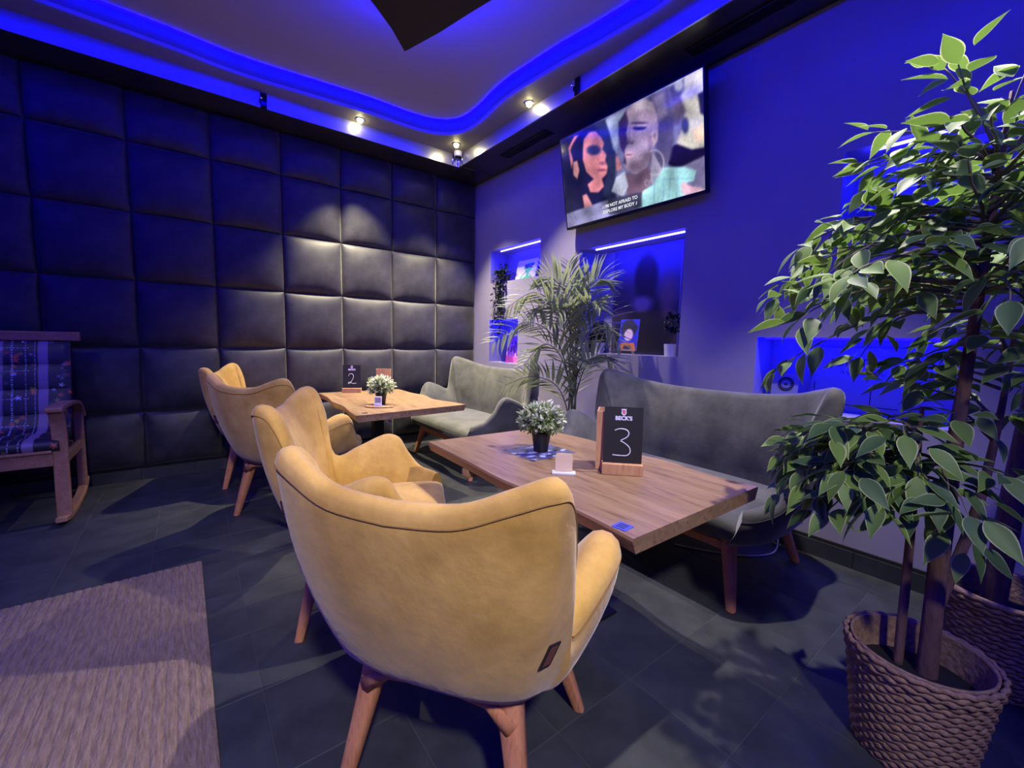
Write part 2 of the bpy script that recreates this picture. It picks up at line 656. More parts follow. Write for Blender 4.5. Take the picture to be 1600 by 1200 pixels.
# ---- ceiling: low soffit along both walls, bright fascia, ring ceiling with wavy inner edge, inner ceiling
YA, XB = -0.362, -0.429
mb = MB()
mb.box(XMIN, 0, YA + 0.012, 0, ZS, 3.3)
mb.box(XB + 0.012, 0, YMIN, YA + 0.012, ZS, 3.3)
struct(mb.build('ceiling', 'soffit')).name = 'ceiling'
struct(MB().box(XMIN, XB, YA, YA + 0.012, ZS - 0.004, ZR).build('trim_1', 'fascia'))
struct(MB().box(XB, XB + 0.012, YMIN, YA, ZS - 0.004, ZR).build('trim_2', 'fascia'))
# seams of the soffit corner box
for nm, a, b in (('trim_3', (XB - 0.001, YA, ZS), (XB - 0.02, 0.0, ZS)), ('trim_4', (XB, YA - 0.02, ZS), (0.0, YA - 0.06, ZS))):
    struct(MB().tube([a, b], 0.006, 6).build(nm, 'soffit', smooth=True))

wave = [(-5.6, -0.70), (-4.6, -0.68), (-3.8, -0.64), (-3.2, -0.61), (-2.7, -0.586), (-2.45, -0.555), (-2.2, -0.552), (-2.0, -0.570), (-1.75, -0.595),
        (-1.415, -0.622), (-1.06, -0.618), (-0.85, -0.66), (-0.71, -0.77), (-0.655, -0.92), (-0.655, -1.15), (-0.680, -1.36), (-0.685, -1.6), (-0.665, -1.83), (-0.640, -2.08),
        (-0.600, -2.33), (-0.570, -2.58), (-0.555, -2.78), (-0.60, -3.3), (-0.62, -4.0), (-0.58, -5.0), (-0.6, -6.4)]
wv = catmull(wave, 6)


def ring_build():
    P0, P1 = [], []
    for i, p in enumerate(wv):
        # matching point on the fascia line
        t = np.array(p)
        if t[0] < -0.86:
            q = (t[0], YA)
        elif t[1] < -0.83:
            q = (XB, t[1])
        else:
            s = (t[0] + 0.86) / ((t[0] + 0.86) + (t[1] + 0.83) + 1e-9)
            q = (-0.86 + (XB + 0.86) * min(1, s * 2), YA if s < 0.5 else YA + (-0.83 - YA) * (s - 0.5) * 2)
        P0.append((q[0], q[1], ZR))
        P1.append((p[0], p[1], ZR))
    top = [(p[0], p[1], ZC + 0.02) for p in wv]
    return P0, P1, top


P0, P1, TOP = ring_build()
# underside of the ring
struct(MB().grid([P0, P1]).build('ceiling_ring', 'ring'))
# the wavy upstand
struct(MB().grid([P1, TOP]).build('ceiling_upstand', 'upstand', smooth=True))
# inner ceiling
struct(MB().add([(XMIN, YMIN, ZC), (0, YMIN, ZC), (0, 0, ZC), (XMIN, 0, ZC), (XMIN, YMIN, 3.3), (0, YMIN, 3.3), (0, 0, 3.3), (XMIN, 0, 3.3)],
                [(0, 1, 2, 3), (4, 7, 6, 5), (0, 4, 5, 1), (1, 5, 6, 2), (2, 6, 7, 3), (3, 7, 4, 0)]).build('ceiling_inner', 'ceiling'))
inw = []
for i, p in enumerate(wv):
    a, b = np.array(wv[max(0, i - 1)]), np.array(wv[min(len(wv) - 1, i + 1)])
    t = (b - a) / np.linalg.norm(b - a)
    inw.append([(p[0] + t[1] * d, p[1] - t[0] * d) for d in (0.003, 0.026)])
led = MB()
for z in (ZC - 0.006, ZC - 0.001):
    led.grid([[(q[0][0], q[0][1], z) for q in inw], [(q[1][0], q[1][1], z) for q in inw]])
tag(led.build('led_strip', 'led_blue'), 'blue LED strip along the wavy ceiling edge', 'LED strip')
# added light line behind a made-up lip, so the fascia shows bright blue
lip = MB()
lip.grid([[(p[0], p[1], ZR) for p in wv], [(p[0], p[1], ZR - 0.024) for p in wv]])
struct(lip.build('ceiling_added_lip', 'ceiling', smooth=True))
inn = []
for i, p in enumerate(wv):
    a, b = np.array(wv[max(0, i - 1)]), np.array(wv[min(len(wv) - 1, i + 1)])
    t = (b - a) / np.linalg.norm(b - a)
    inn.append((p[0] - t[1] * 0.010, p[1] + t[0] * 0.010))
tag(MB().tube([(p[0], p[1], ZR - 0.008) for p in inn], 0.005, 6).build('led_strip', 'led_fascia_fill'),
    'added blue LED strip behind the lip, lighting the metal fascia', 'LED strip')

# unseen cove sides; their LED strips are added to turn the walls blue
struct(MB().box(XMIN, -5.0, YMIN, YA, ZR, ZC).build('trim_5', 'ceiling'))
struct(MB().box(-5.0, XB, YMIN, -5.9, ZR, ZC).build('trim_6', 'ceiling'))
tag(MB().box(-5.0, -4.996, -5.9, -0.64, ZC - 0.055, ZC - 0.004).build('led_strip', 'led_far_fill'), 'added unseen blue LED strip on the far left side of the room', 'LED strip')
tag(MB().box(-4.99, -0.62, -5.9, -5.896, ZC - 0.055, ZC - 0.004).build('led_strip', 'led_far_fill'), 'added unseen blue LED strip on the side behind the viewer', 'LED strip')

# ---- suspended diamond panel with blue light behind it
dc = [(-1.56, -1.65), (-1.47, -1.93), (-1.40, -2.2), (-1.28, -2.62), (-1.62, -2.80), (-2.05, -3.0), (-2.42, -3.22),
      (-2.44, -2.85), (-2.46, -2.5), (-2.5, -2.2), (-2.2, -2.13), (-1.86, -1.915), (-1.70, -1.79)]
dp = tag(MB().prism(dc, 2.90, 2.925).build('ceiling_panel', 'dark_panel', bevel=0.004), 'dark curved diamond panel hanging under the ceiling', 'ceiling panel')
cx = sum(p[0] for p in dc) / len(dc)
cy = sum(p[1] for p in dc) / len(dc)
ring_pts = [(cx + (x - cx) * 0.86, cy + (y - cy) * 0.86, 2.94) for x, y in dc]
MB().tube(ring_pts + [ring_pts[0]], 0.008, 6).build('led_strip', 'led_panel', dp)
for px_, py_ in ((-1.75, -2.15), (-2.15, -2.6)):
    MB().tube([(px_, py_, 2.925), (px_, py_, ZC)], 0.006, 8).build('hanger', 'black_metal', dp)

# ---- recessed downlights
def downlight(label, x, y, tgt, power):
    t = thing('downlight', label, 'downlight', (x, y, ZR), 0, 'round ceiling downlights')
    prof = [(0.026, 0.010), (0.028, -0.002), (0.034, -0.006), (0.039, -0.004), (0.040, 0.002)]
    MB().lathe(prof, 24).build('trim_ring', 'chrome', t, smooth=True)
    MB().lathe([(0.0005, -0.030), (0.011, -0.028), (0.019, -0.021), (0.022, -0.012), (0.022, 0.0)], 20).build('bulb', 'bulb', t, smooth=True)
    s = spot('downlight_lamp', (0, 0, -0.125), (tgt[0] - x, tgt[1] - y, tgt[2] - ZR), power, (1.0, 0.88, 0.60), 84, 0.8, 0.02)
    s.parent = t
    return t


downlight('lit downlight over the padded wall, left of the corner', -1.445, -0.435, (-1.40, -0.55, 0), SPOT_RING)
downlight('lit downlight beside the chrome corner bracket', -0.575, -0.565, (-0.66, -0.70, 0), SPOT_RING)
downlight('lit downlight along the right wall, nearest the television', -0.486, -1.555, (-0.70, -1.75, 0), SPOT_RING * 0.6)

# ---- corner bracket, clamps and vents under the ceiling
cb = thing('corner_bracket', 'chrome and clear corner bracket joining the two metal fascias', 'bracket', (XB - 0.02, YA - 0.02, 0))
MB().lathe([(0.0, 2.868), (0.020, 2.868), (0.022, 2.875), (0.022, 3.0), (0.0, 3.0)], 20).build('post', 'chrome', cb, smooth=True, auto=0.6)
for sx, sy in ((-1, 0.25), (0.25, -1)):
    MB().tube([(0.05 * sx, 0.05 * sy, 2.88), (0.055 * sx, 0.055 * sy, 2.95), (0.045 * sx, 0.045 * sy, 3.0)], 0.006, 8).build('arm', 'chrome', cb, smooth=True)
MB().lathe([(0.0, 2.955), (0.034, 2.957), (0.040, 2.972), (0.041, 2.99), (0.041, 3.002)], 24, (-0.03, -0.05, 0)).build('dome_housing', 'white_plastic', cb, smooth=True)
MB().lathe([(0.0, 2.940), (0.018, 2.943), (0.030, 2.956)], 24, (-0.03, -0.05, 0)).build('dome_glass', 'glass_dark', cb, smooth=True)

for lab, x, y, ax in (('small clear clamp on the fascia over the padded wall', -2.16, YA - 0.003, 0),
                      ('small clear clamp on the fascia above the television', XB - 0.003, -2.03, 1)):
    t = thing('clamp', lab, 'clamp', (x, y, 0), 0 if ax == 0 else -PI / 2)
    MB().box(-0.022, 0.022, -0.012, 0, ZS - 0.012, ZR - 0.01).build('plate', 'glass_dark', t, bevel=0.003)
    MB().tube([(-0.012, -0.018, ZS + 0.05), (-0.03, -0.03, ZS + 0.06)], 0.007, 8).build('screw', 'chrome', t, smooth=True)
    MB().box(-0.03, -0.016, -0.02, -0.004, ZS + 0.02, ZS + 0.05).build('jaw', 'black_metal', t, bevel=0.002)

for lab, ya, yb in (('dark slotted air vent in the soffit near the corner', -0.86, -1.5), ('dark slotted air vent in the soffit beyond the television', -2.75, -3.6)):
    t = thing('air_vent', lab, 'air vent', (-0.215, (ya + yb) / 2, ZS), 0)
    L = abs(ya - yb) / 2
    mb = MB()
    mb.box(-0.045, 0.045, -L, L, -0.004, 0.0)
    mb.build('backing', 'black_plastic', t)
    for sx in (-1, 1):
        MB().box(sx * 0.045 - 0.005, sx * 0.045 + 0.005, -L, L, -0.010, 0.0).build('frame_bar', 'soffit', t)
    for k in range(4):
        xx = -0.03 + k * 0.02
        MB().box(xx - 0.003, xx + 0.003, -L + 0.004, L - 0.004, -0.009, -0.004).build('slat', 'black_metal', t)

# ---- LED strips in the niches
for lab, ya, yb, z in (('white-blue LED strip at the top of the niche with the green painting', -0.46, -1.15, 2.107),
                       ('white-blue LED strip at the top of the large picture niche', -1.83, -2.63, 1.915),
                       ('blue LED strip at the top of the niche behind the ficus crown', -3.62, -4.0, 2.122)):
    t = thing('led_strip', lab, 'LED strip', (0.05, (ya + yb) / 2, z))
    L = abs(ya - yb) / 2
    MB().box(-0.006, 0.006, -L, L, -0.008, 0.002).build('tube', 'led_niche', t)
    MB().box(-0.009, 0.009, -L - 0.004, L + 0.004, 0.002, 0.007).build('rail', 'white_plastic', t)
for lab, ya, yb, z, xx in (('thin blue LED strip at the top of the low niche near the padded wall', -0.36, -0.83, 1.357, 0.05),
                           ('thin blue LED strip at the top of the long low niche behind the long sofa', -3.2, -4.0, 1.184, 0.05)):
    t = thing('led_strip', lab, 'LED strip', (xx, (ya + yb) / 2, z))
    L = abs(ya - yb) / 2
    MB().box(-0.005, 0.005, -L, L, -0.004, 0.003).build('tube', 'led_hidden', t)
    MB().box(-0.008, 0.008, -L, L, 0.003, 0.007).build('rail', 'white_plastic', t)

# ================================================================== UPHOLSTERED SHELLS
SHELL = {}


def shell(cols, zb, sub, thick0, zin, fabric, piping, parent):
    """cols: from the middle of the back to the front of the left arm: (base x, base y, top x, top y, top z)"""
    half = catmull(cols, sub)
    full = [np.array([c[0], -c[1], c[2], -c[3], *c[4:]]) for c in half[:0:-1]] + half
    n = len(full)
    NR, NI = 12, 9
    rows = []
    rim = []
    for i in range(n):
        c = full[i]
        a, b = full[max(i - 1, 0)], full[min(i + 1, n - 1)]
        tb = np.array([b[0] - a[0], b[1] - a[1]])
        tt = np.array([b[2] - a[2], b[3] - a[3]])
        tv_ = tb / (np.linalg.norm(tb) + 1e-9) * 0.6 + tt / (np.linalg.norm(tt) + 1e-9) * 0.4
        tv_ /= np.linalg.norm(tv_) + 1e-9
        nin = np.array([tv_[1], -tv_[0]])            # inward normal (path runs right arm -> back -> left arm)
        base, top, zt = c[0:2], c[2:4], c[4]
        thick = float(c[5]) if len(c) > 5 else thick0
        r = thick / 2
        row = []
        # rounded underside
        row.append((*(base + nin * 0.10), zb + 0.004))
        row.append((*(base + nin * 0.05), zb))
        for k in range(NR + 1):
            v = k / NR
            z = zb + 0.02 + (zt - r - zb - 0.02) * v
            hh = v ** 0.85
            bulge = 0.022 * math.sin(PI * v)
            p = base + (top - base) * hh - nin * bulge
            if k == 0:
                p = base + nin * 0.012
            row.append((p[0], p[1], z))
        vz = max(0.1, 1 - 0.008 / max(zt - r - zb - 0.02, 0.06))
        ps = base + (top - base) * vz ** 0.85 - nin * (0.022 * math.sin(PI * vz) + 0.001)
        rim.append((ps[0], ps[1], zb + 0.02 + (zt - r - zb - 0.02) * vz))
        for k in range(1, 6):
            an = PI * k / 6
            p = top + nin * (r - r * math.cos(an))
            row.append((p[0], p[1], zt - r + r * math.sin(an)))
        lean = (top - base) / max(zt - zb, 0.05)
        for k in range(NI + 1):
            v = k / NI
            z = (zt - r) + (zin - (zt - r)) * v
            hh = max(0.0, (z - zb) / max(zt - zb, 0.05)) ** 0.85
            th = thick + 0.03 * math.sin(PI * min(1, v * 1.1)) * (1.0 if zt > 0.75 else 0.35)
            p = base + (top - base) * hh + nin * th
            row.append((p[0], p[1], z))
        rows.append(row)
    mb = MB().grid(rows)
    SHELL['rows'] = rows
    m = len(rows[0])
    # close the two arm fronts and the underside
    for i, rev in ((0, False), (n - 1, True)):
        mb.f.append(tuple(i * m + k for k in range(m)))
    mb.f.append(tuple(i * m for i in range(n)))
    o = mb.build('shell', fabric, parent, smooth=True, weld=True, auto=1.0)
    pp = rim
    MB().tube(pp, 0.0016, 6).build('piping', piping, o, smooth=True)
    return o


def cushion(name, fabric, parent, x0, x1, yf, yb, z0, z1, crown=0.015, nx=14, ny=14):
    """plan trapezoid, half width yb at the back (x0) and yf at the front (x1)"""
    def sect(u, v, top):
        x = x0 + (x1 - x0) * (u + 1) / 2
        hw = yb + (yf - yb) * (u + 1) / 2
        return x, v * hw
    mb = MB()
    P = []
    for i in range(nx + 1):
        row = []
        u = math.sin((-1 + 2 * i / nx) * PI / 2)
        for j in range(ny + 1):
            v = math.sin((-1 + 2 * j / ny) * PI / 2)
            x, y = sect(u, v, 1)
            e = (max(0.0, 1 - abs(u) ** 8) ** 0.35) * (max(0.0, 1 - abs(v) ** 8) ** 0.35)
            row.append((x, y, (z0 + z1) / 2 + (z1 - z0) / 2 * e + crown * (1 - u * u) * (1 - v * v)))
        P.append(row)
    mb.grid(P)
    Q = [[(p[0], p[1], 2 * ((z0 + z1) / 2) - p[2] if False else (z0 + z1) / 2 - max(0.0, (p[2] - (z0 + z1) / 2)) * 0.98) for p in row] for row in P]
    mb.grid(Q)
    return mb.build(name, fabric, parent, smooth=True, weld=True)


def leg(name, m, parent, top, bot, r0, r1):
    """tapered rounded wooden leg with a flat cut foot"""
    top, bot = Vector(top), Vector(bot)
    mb = MB()
    rows = []
    for k in range(5):
        t = k / 4
        c = top.lerp(bot, t)
        r = r0 + (r1 - r0) * t
        row = []
        for q in range(12):
            a = 2 * PI * q / 12
            cx_, sx_ = math.cos(a), math.sin(a)
            e = 0.55
            row.append((c.x + r * math.copysign(abs(cx_) ** e, cx_), c.y + r * math.copysign(abs(sx_) ** e, sx_), c.z))
        rows.append(row)
    mb.grid(rows, False, True)
    mb.f.append(tuple(range(12)))
    mb.f.append(tuple(48 + k for k in range(12)))
    return mb.build(name, m, parent, smooth=True, auto=0.7)


CHAIR_COLS = [(-.228, .0, -.368, .0, .842, .056), (-.226, .10, -.364, .13, .852, .056), (-.216, .165, -.348, .225, .884, .056), (-.196, .212, -.320, .298, .906, .056),
              (-.172, .238, -.268, .322, .885, .056), (-.150, .254, -.218, .322, .77, .056), (-.130, .263, -.178, .308, .575, .060),
              (-.06, .277, -.075, .352, .605, .085), (.035, .286, .045, .392, .652, .100), (.10, .285, .125, .388, .640, .095), (.15, .282, .178, .368, .56, .080),
              (.21, .276, .235, .340, .495, .070), (.28, .260, .305, .306, .472, .060), (.31, .239, .332, .282, .465, .056)]


def make_chair(label):
    t = thing('armchair', label, 'armchair', group='mustard wing armchairs')
    sh = shell(CHAIR_COLS, 0.342, 5, 0.056, 0.40, 'mustard', 'mustard_piping', t)
    cushion('seat', 'mustard', t, -.20, .345, .264, .215, .335, .445, 0.012)
    tp = {}
    for sx in (-1, 1):
        for sy in (-1, 1):
            top = (0.17 if sx > 0 else -0.14, 0.17 * sy, 0.36)
            bot = (0.235 if sx > 0 else -0.215, (0.285 if sx > 0 else 0.238) * sy, 0.0)
            tp[sx, sy] = top
            leg('leg', 'leg_wood', t, top, bot, 0.031, 0.0165)
    for sx in (-1, 1):       # curved cross rails under the seat
        x = 0.185 if sx > 0 else -0.17
        pts = [(x, -0.19, 0.285), (x, -0.13, 0.332), (x, 0, 0.346), (x, 0.13, 0.332), (x, 0.19, 0.285)]
        MB().tube(pts, [0.026, 0.018, 0.016, 0.018, 0.026], 8, flat=(0.8, 1.0)).build('rail', 'leg_wood', t, smooth=True)
    for sy in (-1, 1):
        pts = [(-0.155, 0.185 * sy, 0.295), (-0.08, 0.16 * sy, 0.338), (0.08, 0.16 * sy, 0.338), (0.185, 0.19 * sy, 0.295)]
        MB().tube(pts, [0.024, 0.017, 0.017, 0.024], 8).build('rail', 'leg_wood', t, smooth=True)
    # sewn-in label at the right rear seam
    R_ = SHELL['rows']
    p0 = Vector(R_[47][6])
    ex = (Vector(R_[48][6]) - Vector(R_[46][6])).normalized()
    ez_ = (Vector(R_[47][8]) - Vector(R_[47][4])).normalized()
    en = ex.cross(ez_).normalized()
    if en.y > 0:
        en = -en
    ey = ez_ - ex * ez_.dot(ex)
    M = Matrix((ex, ey.normalized(), en)).transposed().to_4x4()
    M.translation = p0 + en * 0.003
    tg = MB().box(-0.0155, 0.0155, -0.030, 0.030, -0.0015, 0.0015, M).build('label_tag', 'tag', t)
    MB().box(-0.010, 0.010, -0.024, 0.024, 0.0015, 0.0022, M).build('print', 'tag_print', tg)
    return t


ch = make_chair('large mustard wing armchair nearest the camera, its back turned to us')
ch.location, ch.rotation_euler = (-2.138, -3.388, 0), (0, 0, math.radians(35))
dup(ch, (-2.125, -2.53, 0), math.radians(-25), 'mustard wing armchair partly hidden behind the nearest armchair, at table 3')
dup(ch, (-2.20, -1.29, 0), math.radians(32), 'mustard wing armchair with broad back at table 2, in front of the farthest one')
dup(ch, (-2.25, -0.46, 0), math.radians(-21), 'farthest mustard wing armchair, close to the padded wall')

SOFA_COLS = [(-.30, .0, -.36, .0, .872), (-.30, .25, -.36, .25, .877), (-.295, .42, -.345, .47, .90), (-.27, .51, -.285, .60, .935),
             (-.24, .55, -.215, .690, .958), (-.21, .57, -.16, .712, .93), (-.18, .585, -.125, .705, .80), (-.14, .59, -.085, .695, .62),
             (-.02, .60, .02, .71, .655), (.10, .605, .13, .722, .690), (.17, .60, .19, .712, .66), (.22, .595, .235, .69, .575),
             (.29, .575, .30, .655, .505), (.35, .53, .365, .60, .47), (.375, .49, .385, .55, .455)]


def make_sofa(label, x, y):
    t = thing('sofa', label, 'sofa', (x, y, 0), PI, 'grey velvet sofas')
    shell(SOFA_COLS, 0.27, 5, 0.07, 0.36, 'grey_velvet', 'grey_piping', t)
    cushion('seat', 'grey_velvet', t, -.25, .395, .54, .545, .28, .425, 0.012, 16, 28)
    for sx in (-1, 1):
        for sy in (-1, 1):
            leg('leg', 'leg_wood', t, (0.29 if sx > 0 else -0.24, 0.46 * sy, 0.285), (0.355 if sx > 0 else -0.36, 0.52 * sy, 0.0), 0.030, 0.018)
    for sy in (-1, 1):
        pts = [(-0.25, 0.465 * sy, 0.225), (-0.14, 0.45 * sy, 0.262), (0.14, 0.45 * sy, 0.262), (0.30, 0.465 * sy, 0.225)]
        MB().tube(pts, [0.026, 0.018, 0.018, 0.028], 8).build('rail', 'leg_wood', t, smooth=True)
    for sx in (-1, 1):
        x_ = 0.31 if sx > 0 else -0.25
        MB().box(x_ - 0.014, x_ + 0.014, -0.45, 0.45, 0.235, 0.275).build('rail', 'leg_wood', t, bevel=0.006)
    return t


make_sofa('long grey velvet sofa along the right wall behind table 3', -0.535, -3.01)
make_sofa('grey velvet sofa in the corner by the padded wall at table 2', -0.575, -0.935)

# ================================================================== TABLES
def make_table(label, pts_left, pts_right, zt, loc):
    """live-edge slab; long wavy edges along Y"""
    t = thing('dining_table', label, 'table', loc, 0)
    lf = catmull(pts_left, 6)
    rt = catmull(pts_right, 6)
    n = len(lf)
    th = 0.046
    mb = MB()
    rows = []
    for k in range(n):
        a, b = lf[k], rt[k]
        ins = 0.016
        rows.append([(a[0] + ins * .2, a[1], zt), (b[0] - ins * .2, b[1], zt), (b[0], b[1], zt - 0.008), (b[0] - ins, b[1], zt - th),
                     (a[0] + ins, a[1], zt - th), (a[0], a[1], zt - 0.008)])
    mb.grid(rows, False, True)
    mb.f.append(tuple(range(6)))
    mb.f.append(tuple((n - 1) * 6 + k for k in range(6)))
    o = mb.build('tabletop', 'oak_top', t)
    ymid = (lf[0][1] + lf[-1][1]) / 2
    L = abs(lf[0][1] - lf[-1][1])
    xm = (lf[0][0] + rt[0][0]) / 2
    for s in (-1, 1):
        yy = ymid + s * L * 0.21
        MB().box(xm - 0.34, xm + 0.30, yy - 0.022, yy + 0.022, zt - th - 0.035, zt - th).build('batten', 'oak_top', t, bevel=0.004)
    M = Matrix.Translation((xm - 0.06, ymid, 0))
    MB().box(-0.04, 0.04, -0.04, 0.04, 0.02, zt - th - 0.02, M).build('pedestal', 'black_metal', t, bevel=0.004)
    MB().box(-0.20, 0.20, -0.20, 0.20, 0.0, 0.012, M).build('foot_plate', 'black_metal', t, bevel=0.004)
    MB().box(-0.18, 0.18, -0.22, 0.22, zt - th - 0.02, zt - th, M).build('top_plate', 'black_metal', t)
    return t


ZT = 0.635
t3 = make_table('wide oak live-edge table before the long sofa, carrying the number three',
                [(-1.810, -3.672), (-1.795, -3.5), (-1.795, -3.3), (-1.815, -3.1), (-1.80, -2.85), (-1.79, -2.6), (-1.785, -2.435)],
                [(-1.088, -3.676), (-1.10, -3.5), (-1.07, -3.3), (-1.085, -3.1), (-1.06, -2.85), (-1.08, -2.6), (-1.085, -2.465)], ZT, (0, 0, 0))
t2 = make_table('oak live-edge table before the padded wall, carrying the number two',
                [(-1.866, -1.562), (-1.85, -1.35), (-1.82, -1.1), (-1.83, -0.85), (-1.80, -0.6), (-1.795, -0.45), (-1.796, -0.255)],
                [(-0.995, -1.487), (-1.01, -1.35), (-1.075, -1.1), (-1.035, -0.85), (-1.06, -0.6), (-1.05, -0.45), (-1.06, -0.29)], ZT, (0, 0, 0))
# bag hooks under the edge of table 2
for x, y, m in ((-1.60, -1.42, 'white_plastic'), (-1.42, -1.22, 'chrome')):
    MB().tube([(x, y, ZT - 0.047), (x, y, ZT - 0.085), (x + 0.012, y, ZT - 0.10), (x + 0.024, y, ZT - 0.085)], [0.008, 0.012, 0.013, 0.012], 8).build('hook', m, t2, smooth=True)

# ================================================================== RUG
rg = thing('rug', 'beige ribbed jute rug on the slate floor at the left', 'rug', (-2.70, -1.775, 0), math.radians(0.6))
RW, RL = 1.75, 3.2
nst = 58
mb = MB().box(-RW, 0, -RL, 0, 0.0005, 0.006)
mb.build('backing', 'jute', rg)
rr = random.Random(3)
x = 0.0
for k in range(nst):
    wd = RW / nst
    xc = -(k + 0.5) * wd
    rows = []
    for a in range(5):
        ang = PI * a / 4
        rows.append([(xc + wd * 0.49 * math.cos(ang), -RL * q / 3, 0.006 + 0.0045 * math.sin(ang)) for q in range(4)])
    c = MB().grid(rows).build('rib', 'jute', rg, smooth=True)

# ================================================================== ROCKING CHAIR
def sweep_rect(path, w, h, side):
    """rectangular bent-wood bar: side = unit vector across (width w), h = thickness in the path plane"""
    path = [Vector(p) for p in path]
    side = Vector(side)
    rows = []
    n = len(path)
    for i in range(n):
        t = (path[min(i + 1, n - 1)] - path[max(i - 1, 0)]).normalized()
        nn = side.cross(t).normalized()
        c = path[i]
        rows.append([c + side * w / 2 + nn * h / 2, c - side * w / 2 + nn * h / 2, c - side * w / 2 - nn * h / 2, c + side * w / 2 - nn * h / 2])
    mb = MB().grid(rows, False, True)
    mb.f.append((0, 1, 2, 3))
    mb.f.append(tuple((n - 1) * 4 + k for k in range(4)))
    return mb


rk = thing('rocking_chair', 'wooden rocking chair with dark floral patchwork cushion against the padded wall', 'rocking chair', (-3.64, -0.45, 0), 0)
# local: faces -Y; right (camera) side frame at x=+0.30
for sx in (1, -1):
    X = 0.30 * sx
    pp = catmull([(X, -0.315, 0.03), (X, -0.33, 0.03)], 1)
    front = catmull([(X, -0.295, 0.03), (X, -0.285, 0.25), (X, -0.265, 0.47), (X, -0.275, 0.60), (X, -0.315, 0.675)], 5)
    sweep_rect(front, 0.065, 0.035, (1, 0, 0)).build('front_post', 'rocker_wood', rk, bevel=0.006)
    arm = catmull([(X, -0.36, 0.685), (X, -0.20, 0.69), (X, 0.05, 0.68), (X, 0.22, 0.64), (X, 0.315, 0.55)], 5)
    sweep_rect(arm, 0.075, 0.028, (1, 0, 0)).build('arm_rest', 'rocker_wood', rk, bevel=0.008)
    rear = catmull([(X, 0.285, 0.585), (X, 0.28, 0.40), (X, 0.27, 0.2), (X, 0.26, 0.06)], 5)
    sweep_rect(rear, 0.05, 0.035, (1, 0, 0)).build('rear_post', 'rocker_wood', rk, bevel=0.006)
    skid = catmull([(X, -0.40, 0.045), (X, -0.25, 0.019), (X, -0.05, 0.015), (X, 0.16, 0.03), (X, 0.27, 0.06), (X, 0.34, 0.10)], 5)
    sweep_rect(skid, 0.05, 0.03, (1, 0, 0)).build('skid', 'rocker_wood', rk, bevel=0.006)
    MB().box(X - 0.012, X + 0.012, -0.26, 0.27, 0.33, 0.39).build('side_rail', 'rocker_wood', rk, bevel=0.004)
    bp_ = catmull([(X * 0.72, 0.12, 0.38), (X * 0.72, 0.20, 0.7), (X * 0.72, 0.275, 1.08)], 5)
    sweep_rect(bp_, 0.04, 0.03, (1, 0, 0)).build('back_post', 'rocker_wood', rk, bevel=0.005)
MB().box(-0.27, 0.27, -0.30, -0.27, 0.345, 0.425).build('front_rail', 'rocker_wood', rk, bevel=0.006)
MB().box(-0.27, 0.27, -0.315, -0.262, 0.425, 0.442).build('front_lip', 'rocker_wood', rk, bevel=0.005)
MB().box(-0.27, 0.27, 0.25, 0.28, 0.33, 0.39).build('rear_rail', 'rocker_wood', rk, bevel=0.004)
MB().box(-0.345, 0.345, 0.235, 0.285, 1.075, 1.135).build('head_rail', 'rocker_wood', rk, bevel=0.006)


